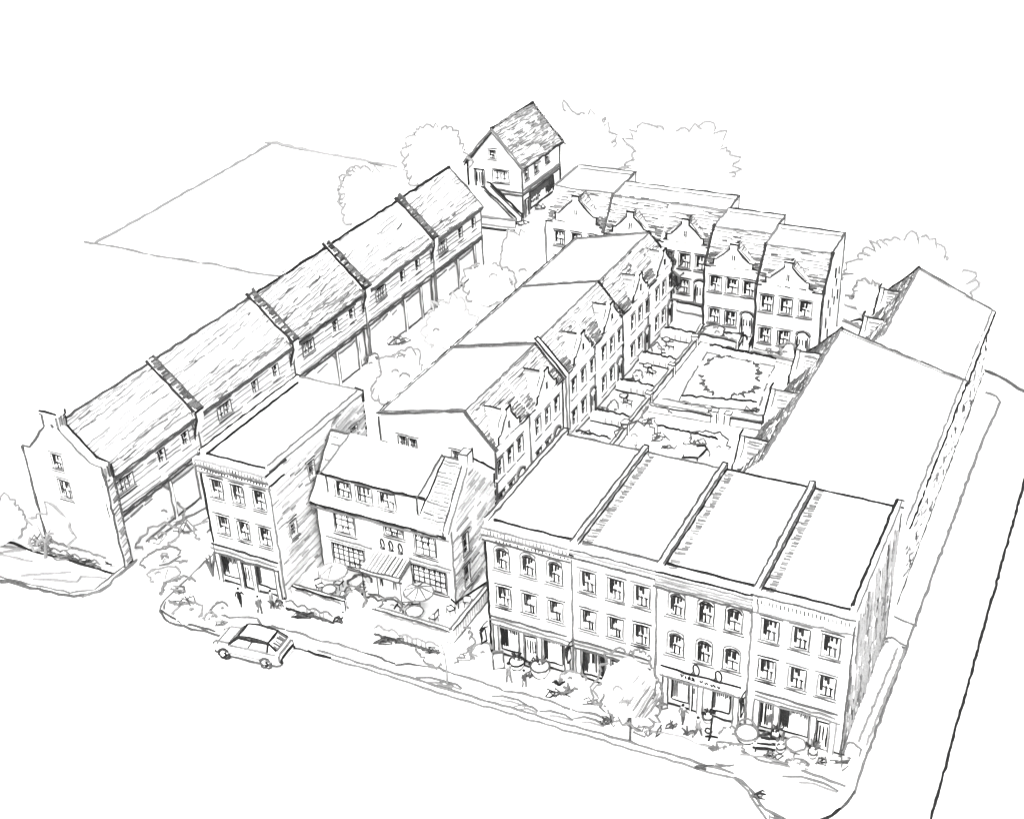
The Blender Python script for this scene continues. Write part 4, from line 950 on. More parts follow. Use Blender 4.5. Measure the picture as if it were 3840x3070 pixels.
def shrub(label, x, y, r, h, tone='G', px=2.6, seed=1, solid=True, lobes=9, arcs=((-.05, .55),), inner=1, group=None, name='shrub', sharp=0, z=0):
    m = MB()
    c = (x, y, z + h * .45)
    crown(m, c, r, h * .62, tone, px, seed, lobes, arcs, False, inner, sharp, curls='FG')
    if solid: blob(m, (x, y, z), r * .85, r * .85, h * .92, seed, floor=z - .02)
    for _ in range(3):
        a = R.uniform(0, 6.3); m.tube([(x, y, z), (x + math.cos(a) * r * .5, y + math.sin(a) * r * .5, z + h * .5)], .04, 'F', 4)
    m.v = [(a - x, b - y, c_) for a, b, c_ in m.v]
    o = m.build(name); o.location = (x, y, 0); return tag(o, label, 'shrub', group)
def spiky(label, x, y, r, h, tone='M', px=2.6, n=9, seed=1, name='plant', group=None):
    m = MB(); q = random.Random(seed)
    for i in range(n):
        a = q.uniform(0, 6.3); l = q.uniform(.6, 1)
        m.ink([(0, 0, 0), (math.cos(a) * r * .5 * l, math.sin(a) * r * .5 * l, h * .75 * l), (math.cos(a) * r * l, math.sin(a) * r * l, h * q.uniform(.5, 1))], tone if q.random() < .7 else 'G', px, .5, 0, 12)
    m2 = [(a + x, b + y, c) for a, b, c in m.v]
    o = m.build(name); o.location = (x, y, 0); return tag(o, label, 'plant', group)
# rod radius depends on distance: scale plants built at the origin
def hedge(label, A, B, wd, h, tone='G', seed=1, wash=True, base='M', cat='hedge', name='hedge', top=True, simple=False):
    A, B = Vector((*A, 0)), Vector((*B, 0)); d = (B - A); L = d.length; d.normalize(); nrm = Vector((d.y, -d.x, 0))
    if nrm.dot(CAM - A) < 0: nrm = -nrm
    q = random.Random(seed); m = MB(); n = max(3, int(L / .5))
    prev = None
    for i in range(n + 1):
        p = A + d * (L * i / n); hh = h * q.uniform(.88, 1.06); w0 = wd / 2 * q.uniform(.9, 1.1)
        ring = [p + nrm * w0, p + nrm * w0 * .95 + Vector((0, 0, hh * .8)), p + nrm * w0 * .5 + Vector((0, 0, hh)), p - nrm * w0 * .5 + Vector((0, 0, hh)), p - nrm * w0 * .95 + Vector((0, 0, hh * .8)), p - nrm * w0]
        if prev:
            for k in range(5): m.face([prev[k], prev[k + 1], ring[k + 1], ring[k]], 'W')
        else: m.face(ring, 'W')
        prev = ring
    m.face(prev[::-1], 'W')
    f = nrm * (wd * .5 + .03); z = Vector((0, 0, 1))
    if top:
        if not simple: m.ink(frill(A + f + z * h * .72, B + f + z * h * .72, z, max(2, int(L / .9)), .28, q, 1), tone, 2.6, .6, 0, 8)
        m.ink(frill(A - f + z * h, B - f + z * h, z, max(2, int(L / 1.1)), .12, q), tone, 2.8 if simple else 2.4, .8, 0, 8)
    if base and simple: m.ink([A + f + z * .04, A.lerp(B, .4) + f + z * .08, B + f + z * .04], base, 2.6, .9, 0, 8)
    elif base:
        m.ink(frill(A + f + z * .02, B + f + z * .02, nrm * .6 + z * .5, max(3, int(L / .45)), .22, q), base, 3.0, .8, 0, 8)
        m.ink(frill(A + d * L * .35 + f + z * .05, B - d * .2 + f + z * .05, nrm + z, max(3, int(L / .4)), .2, q), 'M', 2.8, .8, 0, 8)
    if wash: m.patch(A + d * L * .45 + f + z * h * .8, A + d * L * .8 + f + z * h * .8, -z * h * .7, 'E', 3.0, 1.6, .3)
    m.v = [(a - A.x, b - A.y, c) for a, b, c in m.v]
    o = m.build(name); o.location = A; return tag(o, label, cat)
def low_wall(label, pts, h, th, tone='M', tone2='G', cat='wall', name='garden_wall', piers=(), wash=None):
    """low wall along pts; piers are parts"""
    o0 = Vector((*pts[0], 0)); t = thing(name, label, cat, o0); W = wm(t); m = MB(W)
    P = [Vector((*p, 0)) - o0 for p in pts]; z = Vector((0, 0, 1))
    for a, b in zip(P, P[1:]):
        d = (b - a).normalized(); n = Vector((d.y, -d.x, 0)) * th / 2
        if n.dot(CAM - o0 - a) < 0: n = -n
        m.prism([a - n, a + n, b + n, b - n], z * h, 'W')
        m.ink([a + n + z * (h + .02), b + n + z * (h + .02)], tone, 2.6, .7, .1); m.ink([a - n + z * (h + .02), b - n + z * (h + .02)], tone2, 2.4, .7, .1)
        m.ink([a + n + z * .03, b + n + z * .03], tone2, 2.4, .7, .05)
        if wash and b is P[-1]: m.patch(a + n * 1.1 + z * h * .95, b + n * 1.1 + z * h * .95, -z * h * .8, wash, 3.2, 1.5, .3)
    m.ink([P[-1] + z * h, P[-1]], tone, 2.6, .4, 0); m.ink([P[0] + z * h, P[0]], tone, 2.6, .4, 0)
    m.build('wall', t)
    for p in piers:
        k = MB(W); x, y = p[0] - o0.x, p[1] - o0.y; s = th / 2 + .1
        k.box(x - s, x + s, y - s, y + s, 0, h + .3, 'W'); k.box(x - s - .05, x + s + .05, y - s - .05, y + s + .05, h + .31, h + .42, 'W')
        for dx, dy in ((s, -s), (-s, -s), (s, s)): k.ink([(x + dx, y + dy, h + .3), (x + dx, y + dy, .05)], R.choice('BMG'), 2.2, .4, 0)
        q = s + .05; k.loop([(x - q, y - q, h + .43), (x + q, y - q, h + .43), (x + q, y + q, h + .43), (x - q, y + q, h + .43)], R.choice('MB'), 2.0, over=0)
        k.build('pier', t)
    return t

# lane and pavement planting
for i, (x, y, r, h, s, l) in enumerate([(-30.0, 3.6, 1.3, 1.3, 1, 'low jagged shrub under the first open bay of the left range'), (-28.6, .8, 1.5, 1.3, 2, 'jagged shrub at the lane edge beside the chimney gable corner'),
        (-25.4, 3.6, 1.6, 1.2, 3, 'jagged shrub against the left wall of the detached corner shop'), (-26.9, -.9, 1.5, .9, 4, 'pointed low shrub in the middle of the lane mouth'),
        (-25.4, -2.4, 1.1, .8, 5, 'small ragged shrub on the lane side of the rounded pavement corner')]):
    shrub(l, x, y, r, h, 'F' if i != 3 else 'G', 2.8, s + 50, lobes=8, arcs=((-.28, .62),), sharp=i % 2, solid=False, inner=2)
hedge('ragged low hedge along the foot of the chimney gable wall', (-36.4, -3.0), (-30.6, -2.95), .6, .45, 'G', 4, False, 'G')
spiky('fan shaped spiky plant at the left foot of the chimney gable', -36.0, -3.3, 1.2, 1.3, 'F', 2.8, 12, 3)
spiky('tall leafy plant in front of the left corner of the detached shop', -22.3, -.8, .7, 2.3, 'G', 2.6, 8, 6)
shrub('rounded grassy shrub on the pavement corner behind the car', -20.9, -5.3, .95, 1.0, 'F', 2.8, 61, lobes=6, arcs=((-.15, .5),), inner=3)
shrub('small rounded shrub beside the thin corner tree', -19.3, -3.9, .6, .6, 'G', 2.8, 62, lobes=4, arcs=((0, .5),), inner=1)
shrub('tiny scribbled grass tuft beside the rounded grassy shrub', -19.3, -4.9, .4, .5, 'F', 2.8, 63, lobes=5, inner=2)
hedge('long ragged low hedge along the side of the corner shop, on the side street', (24.0, 1.2), (24.3, 10.6), .4, .3, 'F', 7, False, None)
shrub('small jagged shrub at the front corner of the side street hedge', 23.6, .1, .45, .9, 'G', 2.6, 66, sharp=1, lobes=5)
shrub('small shrub against the hatched wall at the back of the corner shop', 23.7, 10.7, .7, .7, 'G', 2.6, 67, lobes=6)

# planting strip along the kerb, one sheet of ground cover
b = MB(); q = random.Random(5)
P0 = [(-20.0, -4.4), (-18.2, -4.2), (-16.4, -3.5), (-15.6, -4.1), (-13.9, -3.7), (-11.0, -3.75), (-7.9, -3.55), (-5.2, -3.75), (-3.2, -3.05), (-1.1, -3.0), (2.5, -3.1), (4.4, -2.85), (7.0, -2.95), (10, -2.8), (11.6, -2.9)]
low = [(-20.0, -5.7), (-11, -4.55), (1.3, -4.45), (11.6, -4.1)]
b.face([(x, y, .012) for x, y in low] + [(x, y, .012) for x, y in P0[::-1]], 'K')
for i in range(0, len(P0) - 1):
    (x0, y0), (x1, y1) = P0[i], P0[i + 1]
    b.ink([(x0, y0, .02), (x0 * .6 + x1 * .4, y0 * .6 + y1 * .4 + .12, .02), (x1, y1, .02)], 'G' if i not in (6, 7) else 'M', 3.2, 1.2, 0, 8)
b.ink([(12.2, -2.7, .02), (14.0, -2.4, .02), (15.4, -2.6, .02)], 'E', 3.2, 1, 0); b.ink([(15.2, -2.5, .02), (17, -2.5, .02), (19, -2.0, .02), (21.6, -1.9, .02)], 'F', 3.0, 1, 0)
for x, y, l in ((-3.3, -4.3, 2.6), (-1.9, -4.2, 1.8), (1.9, -3.9, 2.4), (3.6, -4.1, 1.6), (5.3, -3.9, 2.2), (7.4, -3.6, 2.0), (20.4, -3.0, 3.2)):
    b.ink([(x, y, .02), (x + l * .3, y + .35, .02), (x + l * .7, y + .42, .02), (x + l, y + .2, .02)], 'G', 3.0, .8, 0, 12)
    b.ink([(x + l * .3, y - .1, .02), (x + l * .55, y + .12, .02), (x + l, y + .05, .02)], 'F', 3.0, .8, 0, 12)
o = b.build('planting_strip'); o['kind'] = 'stuff'; o['label'] = 'low wavy planting strip along the street kerb'
shrub('small scribbled tuft at the right end of the planting strip', 17.0, -2.3, .8, .5, 'G', 2.8, 71, lobes=6, inner=3)
for i, (x, y, s) in enumerate([(9.1, -1.9, 1), (10.1, -2.6, 2), (8.5, -.8, 3)]):
    shrub(('star shaped leafy plant left of the street tree trunk', 'dark leafy plant at the foot of the street tree', 'pale bush below the curtained shop window')[i], x, y, (.5, .55, .7)[i], (.9, .8, .8)[i], ('G', 'M', 'F')[i], 2.6, 80 + s, lobes=6, sharp=1, arcs=((-.1, .8),))
# ---------------------------------------------------------------- tavern terraces
low_wall('long low wall of the left tavern terrace, between the corner shop and the entrance', [(-15.5, -.35), (-11.2, -.35)], .95, .3, 'D', 'M')
hedge('thick clipped hedge in front of the left tavern terrace wall', (-15.2, -1.15), (-11.3, -1.15), 1.1, .75, 'G', 11, True, 'B')
shrub('round leafy shrub at the right end of the left tavern terrace', -11.0, .6, .75, 1.2, 'G', 2.8, 91, lobes=8, arcs=((-.2, .75),))
shrub('dark leafy shrub by the tavern wall left of the awning', -11.6, 2.2, .8, 1.0, 'M', 2.8, 92, lobes=8, arcs=((0, .6),), inner=3)
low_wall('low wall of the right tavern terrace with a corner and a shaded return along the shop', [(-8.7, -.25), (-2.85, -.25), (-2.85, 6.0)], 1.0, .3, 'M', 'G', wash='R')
hedge('thick clipped hedge in front of the right tavern terrace wall', (-8.1, -1.05), (-3.1, -1.0), 1.1, .8, 'F', 12, True, 'M')
shrub('round leafy shrub at the left end of the right tavern terrace wall', -8.0, .45, .75, 1.3, 'G', 2.8, 93, lobes=7, arcs=((-.05, .55),))
hedge('low ragged hedge at the foot of the tavern wall under the awning', (-10.6, 1.5), (-7.6, 1.4), .3, .3, 'M', 13, False, None)
def parasol(label, x, y, r, tone):
    t = thing('parasol', label, 'parasol', (x, y, 0), 0, 'tavern terrace parasols'); W = wm(t)
    c = MB(W); n = 16; z0, z1 = 2.0, 2.45
    for i in range(n):
        a, b = 2 * math.pi * i / n, 2 * math.pi * (i + 1) / n
        c.face([(0, 0, z1), (r * math.cos(a), r * math.sin(a), z0), (r * math.cos(b), r * math.sin(b), z0)], 'W')
        c.face([(0, 0, z1 - .06), (r * math.cos(b), r * math.sin(b), z0 - .06), (r * math.cos(a), r * math.sin(a), z0 - .06)], 'W')
    c.ink([(r * math.cos(2 * math.pi * i / 20), r * math.sin(2 * math.pi * i / 20), z0 - .03) for i in range(21)], tone, 2.6, .7, 0, 8)
    for i in range(8):
        a = 2 * math.pi * (i + .3) / 8
        if tone == 'G' or i in (5, 6): c.ink([(.05 * math.cos(a), .05 * math.sin(a), z1 + .02), (r * math.cos(a), r * math.sin(a), z0 + .02)], 'F' if tone == 'F' else 'G', 2.2, .6, 0)
    c.build('canopy', t)
    p = MB(W); p.tube([(0, 0, 0), (0, 0, 2.4)], .05, 'F' if tone == 'F' else 'G', 6); p.tube([(0, 0, 2.38), (0, 0, 2.6)], [.06, .03], 'M', 6); p.build('pole', t)
    k = MB(W); k.tube([(0, 0, .0), (0, 0, .1)], .28, 'T', 10); k.build('base', t)
    return t
def table(label, x, y, r, tone='G', group='round tables', h=.74):
    t = thing('round_table', label, 'table', (x, y, 0), 0, group); W = wm(t)
    m = MB(W); m.tube([(0, 0, h - .05), (0, 0, h)], r, 'T', 18)
    m.ink([(r * math.cos(2 * math.pi * i / 18), r * math.sin(2 * math.pi * i / 18), h) for i in range(19)], tone, 2.4, .6, 0, 8); m.build('tabletop', t)
    p = MB(W); p.tube([(0, 0, 0), (0, 0, h - .06)], .06, tone, 6); p.build('pedestal', t)
    f = MB(W); f.tube([(-.3, 0, .03), (.3, 0, .03)], .04, tone, 5); f.tube([(0, -.3, .03), (0, .3, .03)], .04, tone, 5); f.build('foot', t)
    return t
def chair(label, x, y, rz, tone='D', group='cafe chairs'):
    t = thing('chair', label, 'chair', (x, y, 0), rz, group); W = wm(t)
    m = MB(W); m.box(-.24, .24, -.22, .22, .42, .47, 'T'); m.loop([(-.24, -.22, .48), (.24, -.22, .48), (.24, .22, .48), (-.24, .22, .48)], tone, 1.9, over=0); m.build('seat', t)
    m = MB(W); m.box(-.24, .24, .2, .24, .5, .98, 'T'); m.loop([(-.24, .24, .52), (.24, .24, .52), (.24, .24, .98), (-.24, .24, .98)], tone, 2.2, over=0); m.build('backrest', t)
    for sx in (-1, 1):
        for sy in (-1, 1):
            m = MB(W); m.tube([(sx * .21, sy * .19, .42), (sx * .23, sy * .22, 0)], .03, tone, 5); m.build('leg', t)
    return t
parasol('plain pale parasol on the left tavern terrace', -12.9, 1.0, 1.0, 'F')
parasol('ribbed parasol on the right tavern terrace below the lattice windows', -6.2, 1.4, 1.0, 'G')
table('round table under the plain parasol on the left tavern terrace', -13.05, .5, .52, 'G'); table('round table under the ribbed parasol on the right tavern terrace', -6.3, .8, .6, 'G')
chair('dark chair at the far left of the left terrace table', -14.1, .9, 60); chair('dark chair behind the left terrace table', -13.1, 1.7, 0); chair('grey chair at the right of the left terrace table', -12.05, .75, -80, 'M')
chair('dark chair at the left of the right terrace table', -7.4, .6, 100); chair('dark chair behind the right terrace table', -6.9, 2.0, 20); chair('grey chair at the right of the right terrace table', -5.0, 1.1, -90, 'M'); chair('grey chair in front of the right terrace table, by the wall', -5.6, .2, 190, 'M')
chair('dark chair in the corner of the right terrace by the sloping rail', -4.4, 2.4, -30); chair('grey chair beside the sloping rail, against the tavern side wall', -3.7, 3.6, 200, 'M')
t = thing('handrail', 'long dark sloping rail between the right tavern terrace and the first shop', 'handrail', (-4.3, 2.8, 0)); W = wm(t)
m = MB(W); m.ink([(0, 0, .6), (2.4, 4.4, 1.6)], 'D', 2.6, .5, 0, n=6); m.build('rail', t)
for f in (.06, .5, .95):
    m = MB(W); m.tube([(2.4 * f, 4.4 * f, 0), (2.4 * f, 4.4 * f, .6 + f)], .04, 'B', 6); m.build('post', t)
shrub('scribbled climbing shrub between the tavern side wall and the first shop', -2.4, 7.2, 1.0, 2.2, 'F', 2.8, 94, lobes=8, sharp=1, inner=4)

# ---------------------------------------------------------------- shop front clutter on the pavement
def sandwich_board(label, x, y, rz):
    t = thing('sandwich_board', label, 'sign', (x, y, 0), rz); W = wm(t)
    for s in (-1, 1):
        m = MB(W); m.prism([(-.32, s * .35, 0), (.32, s * .35, 0), (.32, s * .06, 1.05), (-.32, s * .06, 1.05)], (0, .04 * s, 0), 'X')
        m.loop([(-.32, s * .4, 0), (.32, s * .4, 0), (.32, s * .1, 1.06), (-.32, s * .1, 1.06)], 'G' if s > 0 else 'M', 2.8, over=0); m.build('panel', t)
    return t
sandwich_board('grey sandwich board at the tavern end of the shop row', 1.0, -1.0, 30)
def pot(label, x, y, r, h, tone='D', name='planter', leaves='M', lr=.5, lh=.6, seed=1):
    t = thing(name, label, 'planter', (x, y, 0)); W = wm(t); m = MB(W)
    m.tube([(0, 0, 0), (0, 0, h * .5), (0, 0, h)], [r * .6, r * .92, r], 'W', 14)
    for z, q in ((h, r), (.03, r * .6)): m.ink([(q * math.cos(2 * math.pi * i / 14), q * math.sin(2 * math.pi * i / 14), z) for i in range(15)], tone, 2.5, .5, 0, 8)
    v = (CAM - Vector((x, y, 0))); v.z = 0; v.normalize(); s = Vector((-v.y, v.x, 0))
    for g in (-1, 1): m.ink([s * g * r + Vector((0, 0, h)), s * g * r * .92 + Vector((0, 0, h * .5)), s * g * r * .6], tone, 2.5, .4, 0)
    m.build('pot', t)
    f = MB(W); q = random.Random(seed)
    blob(f, (0, 0, h + lh * .15), lr * .5, lr * .5, lh * .3, seed)
    for i in range(9):
        a = q.uniform(0, 6.3); f.ink([(0, 0, h), (lr * .5 * math.cos(a), lr * .5 * math.sin(a), h + lh * .6), (lr * math.cos(a), lr * math.sin(a), h + lh * q.uniform(.3, 1))], q.choice(leaves), 2.5, .6, 0, 10)
    f.build('foliage', t)
    return t
pot('dark rimmed bowl planter outside the first shop door', 2.2, -.75, .5, .5, 'D', seed=3, leaves='DBM', lr=.4)
pot('large round planter with dark leaves outside the second window of the first shop', 3.9, -.8, .62, .75, 'M', seed=4, leaves='BMG', lr=.45)
shrub('pale trailing shrub by the left corner of the first shop', -.3, -.7, .7, .9, 'F', 2.8, 101, lobes=6, arcs=((.05, .7),))
spiky('small dark spiky plant at the joint of the first two shops', 5.4, -1.2, .5, .5, 'D', 2.8, 5, 9)
spiky('small grey spiky plant right of the dark spiky plant', 6.3, -1.5, .6, .6, 'G', 2.8, 7, 10)
shrub('low pale bush between the first two shop fronts', 6.1, -.6, .8, .7, 'F', 2.8, 102, lobes=5)
t = thing('step_rail', 'short dark sloping rail at the step of the curtained shop', 'rail', (6.5, -.1, 0)); W = wm(t); m = MB(W)
m.ink([(.0, 0, .25), (-.35, -1.1, .05)], 'B', 2.8, .4, 0, n=6); m.ink([(0, 0, .25), (2.4, -.15, .25)], 'B', 2.4, .6, 0); m.box(-.3, 2.5, -.2, .05, 0, .22, 'W'); m.build('rail', t)
t = thing('menu_stand', 'dark menu stand on a forked foot outside the lettered shop', 'stand', (15.6, -1.7, 0)); W = wm(t)
m = MB(W); m.tube([(0, 0, .1), (.05, 0, 1.5)], .07, 'D', 6); m.build('post', t)
m = MB(W); m.tube([(-.3, -.1, .04), (0, 0, .12), (.45, .1, .08)], .07, 'D', 6); m.tube([(0, 0, .1), (0, -.35, .03)], .07, 'D', 6); m.build('foot', t)
m = MB(W); m.ink([(.22 * math.cos(6.28 * i / 10) - .1, -.08, .55 + .2 * math.sin(6.28 * i / 10)) for i in range(11)], 'B', 2.2, .3, 0, 20); m.build('ring', t)
pot('dark scribbled plant in a small tub beside the lettered shop window', 15.0, -.45, .3, .35, 'M', seed=7, leaves='DBB', lr=.45, lh=.6)
spiky('low grey plant beside the person with raised arms', 14.3, -2.1, .5, .5, 'M', 2.6, 7, 12)
t = thing('arched_planter', 'wide planter with a hooped handle between the lettered shop and the corner shop', 'planter', (17.6, -.9, 0)); W = wm(t)
m = MB(W); m.tube([(0, 0, 0), (0, 0, .45)], [.5, .68], 'W', 16); m.ink([(.68 * math.cos(6.28 * i / 16), .68 * math.sin(6.28 * i / 16), .46) for i in range(17)], 'G', 2.8, .6, 0, 8); m.ink([(.5 * math.cos(3.1 + 3.14 * i / 10), .5 * math.sin(3.1 + 3.14 * i / 10), .02) for i in range(11)], 'M', 3.0, .8, 0, 8); m.build('tub', t)
m = MB(W); m.ink([(-.66, 0, .45)] + [(.66 * math.cos(math.pi - math.pi * i / 10), 0, .45 + 1.1 * math.sin(math.pi * i / 10)) for i in range(1, 10)] + [(.66, 0, .45)], 'G', 2.6, .5, 0, 10); m.build('hoop', t)
shrub('ragged pale plant left of the hooped planter', 16.6, -1.2, .55, .6, 'G', 2.6, 103, lobes=5, sharp=1)
t = thing('bench', 'low dark slatted bench outside the corner shop door', 'bench', (18.9, -1.5, 0), 12); W = wm(t)
m = MB(W); m.box(-.7, .6, -.2, .2, .38, .44, 'T'); m.ink([(-.75, -.2, .42), (.6, -.2, .46)], 'D', 3.4, .8, 0); m.ink([(-.5, .1, .46), (.6, .15, .46)], 'D', 2.6, .8, 0); m.build('seat', t)
m = MB(W); m.box(-.3, .6, .22, .28, .6, .85, 'T'); m.ink([(-.3, .22, .85), (.6, .22, .85)], 'D', 3.2, .6, 0); m.build('backrest', t)
for x in (-.55, .45):
    m = MB(W); m.box(x - .04, x + .04, -.18, .18, 0, .37, 'B'); m.build('leg', t)
table('plain round table outside the corner shop bay window', 20.55, -.95, .58, 'G')
pot('grey leafy tub left of the round table by the corner shop', 19.7, -1.1, .3, .4, 'M', seed=8, leaves='MGM', lr=.55, lh=.7)
pot('small dark leafy tub right of the round table by the corner shop', 21.55, -.8, .25, .4, 'M', seed=9, leaves='BMG', lr=.45, lh=.7)
shrub('scribbled low plant in front of the round table', 20.9, -1.8, .6, .35, 'G', 2.8, 104, lobes=6, inner=3)
pot('small dark leafy tub left of the bench, against the corner shop pillar', 19.2, -.5, .25, .5, 'B', seed=10, leaves='DBM', lr=.4, lh=1.0)

# ---------------------------------------------------------------- courtyard
slab('courtyard_path', [(-2.0, 24), (10, 24), (10, 48), (-2.0, 48)], .004, .008, 'K')
q = random.Random(3)
def line_bed(name, out, z, lines):
    b = MB(); b.face([(x, y, z) for x, y in out], 'K')
    for P, tn, px in lines: b.ink([(x, y, z + .02) for x, y in P], {'F': 'G'}.get(tn, tn), px, .9, 0, 8)
    return struct(name, b)
line_bed('lawn', [(.0, 36.2), (-.9, 46.3), (5.6, 46.0), (6.5, 37.9)], .014, [([(-.1, 36.0), (-.6, 40), (-.95, 46.4)], 'F', 2.4), ([(6.5, 38.0), (5.7, 44.0), (5.6, 45.9)], 'G', 2.4)])
hedge('dark clipped hedge along the far side of the courtyard lawn', (-.9, 46.2), (5.5, 45.9), .7, .5, 'D', 21, False, 'G', simple=True)
hedge('dark clipped hedge along the near side of the courtyard lawn', (.1, 36.0), (6.4, 37.4), .7, .5, 'B', 22, False, 'M', simple=True)
def curve_hedge(label, pts, tone, seed):
    b = MB(); qq = random.Random(seed)
    for (x0, y0), (x1, y1) in zip(pts, pts[1:]):
        blob(b, ((x0 + x1) / 2, (y0 + y1) / 2, .15), math.hypot(x1 - x0, y1 - y0) * .55, .55, .4, seed, nu=12, nv=6, floor=0)
        b.ink(frill((x0, y0, .45), (x1, y1, .45), Vector((-(y1 - y0), x1 - x0, .3)).normalized(), 2, .42, qq), tone, 2.9, .6, 0, 8)
    x, y = pts[0]; b.v = [(a - x, c - y, z) for a, c, z in b.v]
    o = b.build('box_hedge'); o.location = (x, y, 0); return tag(o, label, 'hedge', 'curved box hedges round the oval lawn')
arcs = [([(5.4, 41.6), (5.2, 43.2), (4.4, 44.6), (3.2, 45.1)], 'far right'), ([(1.6, 45.3), (.5, 44.9), (-.2, 43.8), (-.1, 42.6)], 'far left'), ([(.1, 40.6), (.6, 39.2), (1.4, 38.2), (2.4, 37.6)], 'near left'), ([(4.0, 37.9), (5.0, 38.4), (5.7, 39.4), (5.9, 40.4)], 'near right')]
for P, w_ in arcs: curve_hedge('curved box hedge at the %s corner of the oval courtyard lawn' % w_, P, 'M', len(w_))
low_wall('low wall across the courtyard on the left of the gate, in front of the lawn', [(-1.9, 33.6), (3.6, 33.9)], .7, .3, 'B', 'G', piers=((3.8, 34.0),))
low_wall('low wall across the courtyard on the right of the gate, in front of the lawn', [(5.2, 34.0), (9.4, 34.4)], .7, .3, 'B', 'G', piers=((5.0, 34.0),))
hedge('wavy hedge behind the left courtyard cross wall', (-1.4, 35.0), (2.8, 34.9), .5, .5, 'G', 24, False, None, simple=True)
hedge('wavy hedge behind the right courtyard cross wall', (5.6, 35.2), (8.6, 35.5), .5, .5, 'G', 25, False, None, simple=True)
t = thing('garden_bench', 'small grey bench beside the courtyard gate', 'bench', (2.2, 35.3, 0), 10); W = wm(t)
m = MB(W); m.box(-.8, .8, -.25, .25, .4, .46, 'T'); m.loop([(-.8, -.25, .47), (.8, -.25, .47), (.8, .25, .47), (-.8, .25, .47)], 'G', 2.2, over=0); m.build('seat', t)
for x in (-.65, .65):
    m = MB(W); m.box(x - .05, x + .05, -.2, .2, 0, .39, 'M'); m.build('leg', t)
hedge('dark low wavy hedge across the front courtyard garden', (-.3, 30.8), (5.2, 30.6), .4, .35, 'D', 26, False, None, simple=True)
t = thing('lounge_chair', 'dark zigzag garden lounger on the front courtyard lawn', 'chair', (4.1, 27.6, 0), 20); W = wm(t)
m = MB(W)
m.box(-.6, .5, -.3, .3, .32, .38, 'T'); m.ink([(-.9, -.3, .35), (.5, -.3, .38)], 'D', 3.2, .8, 0); m.build('seat', t)
m = MB(W); m.prism([(.5, -.3, .36), (1.0, -.3, 1.1), (1.06, -.3, 1.08), (.56, -.3, .34)], (0, .6, 0), 'T'); m.ink([(.5, -.3, .4), (1.1, -.3, 1.2), (1.0, .3, 1.2), (.3, .6, .9)], 'D', 3.0, .6, 0); m.build('backrest', t)
for x in (-.7, .4):
    m = MB(W); m.tube([(x, -.25, 0), (x, -.25, .35)], .05, 'D', 5); m.tube([(x, -.25, .05), (x, .25, .05)], .05, 'D', 5); m.tube([(x, .25, 0), (x, .25, .35)], .05, 'D', 5); m.build('leg', t)
# terrace gardens in front of the long courtyard terrace
low_wall('long low garden wall with square piers along the courtyard terrace', [(-2.4, 24.0), (-2.4, 49.0)], .75, .3, 'M', 'G', piers=((-2.4, 24.2), (-2.4, 29.3), (-2.4, 34.7), (-2.4, 40.4), (-2.4, 46.6)), wash=None)
for i, y in enumerate((26.6, 30.6, 36.4, 42.0, 47.6)):
    hedge('dark garden hedge %s of the courtyard terrace' % ('at the front end, first', 'between the third and fourth gardens', 'between the fourth and fifth gardens', 'between the fifth and last gardens', 'at the back end, last')[i], (-6.0, y), (-2.7, y - .15), .8, .75, 'B', 30 + i, True, 'B', simple=True)
for i, (x, y) in enumerate(((-3.4, 25.2), (-3.8, 33.6), (-3.9, 39.6), (-4.2, 45.2))):
    w_ = ('front', 'second', 'third', 'last')[i]
    chair('dark garden chair in the %s terrace garden, facing the house' % w_, x, y, 70 + 40 * i, 'D', 'garden chairs of the terrace')
    if i: table('small garden table in the %s terrace garden' % w_, x - .7, y + .5, .38, 'M', 'garden tables of the terrace'); shrub('little round shrub in the %s terrace garden' % w_, x - 1.0, y - 1.2, .45, .9, 'G', 2.3, 110 + i, lobes=6, inner=2)
# in front of the back row
low_wall('raised planter wall before the second back row house, with a dark left corner', [(-2.8, 49.9), (-2.6, 48.0), (1.3, 47.6)], .8, .3, 'B', 'G')
shrub('ragged shrub in the raised planter before the second back row house', -1.4, 49.2, 1.1, 1.1, 'M', 2.4, 121, lobes=8, inner=3)
shrub('low wavy shrub right of the ragged one in the raised planter', .6, 49.0, 1.2, .8, 'B', 2.4, 122, lobes=7, inner=2)
t = thing('stair_railing', 'dark iron railing beside the steps of the second back row house', 'railing', (1.7, 47.2, 0)); W = wm(t)
for x, y in ((0, 0), (0, 1.3), (1.0, 0), (1.0, 1.3)):
    m = MB(W); m.tube([(x, y, 0), (x, y, 1.1 + .3 * (y > 0))], .07, 'D', 6); m.build('post', t)
for x in (0, 1.0):
    m = MB(W); m.ink([(x, -.1, 1.0), (x, 1.4, 1.4)], 'D', 2.4, .4, 0, n=6); m.ink([(x, 0, .5), (x, 1.3, .9)], 'B', 2.2, .4, 0); m.build('rail', t)
low_wall('low garden wall before the right end house of the back row', [(3.0, 46.9), (8.2, 46.3)], .5, .3, 'G', 'F')
shrub('pale leafy shrub at the door of the right end back row house', 6.3, 47.6, .7, 1.5, 'F', 2.4, 123, lobes=7, inner=2)
low_wall('low wall before the middle back row house, seen past the courtyard terrace end', [(-6.6, 53.6), (-3.2, 53.2)], 1.0, .3, 'B', 'G')
m = MB()
for k in range(12):
    x = -8.2 + R.uniform(-.3, .9); z = R.uniform(.5, 4.5); m.ink([(x, 55.68, z), (x + R.uniform(-.5, .5), 55.6, z + .6), (x + R.uniform(-.6, .6), 55.66, z + 1.1)], R.choice('MMBG'), 3.0, .9, 0, 8)
m.v = [(a + 8.2, b - 55.7, c) for a, b, c in m.v]
o = m.build('climbing_plant'); o.location = (-8.2, 55.7, 0); tag(o, 'grey scribbled creeper climbing the front of the middle back row house', 'plant')
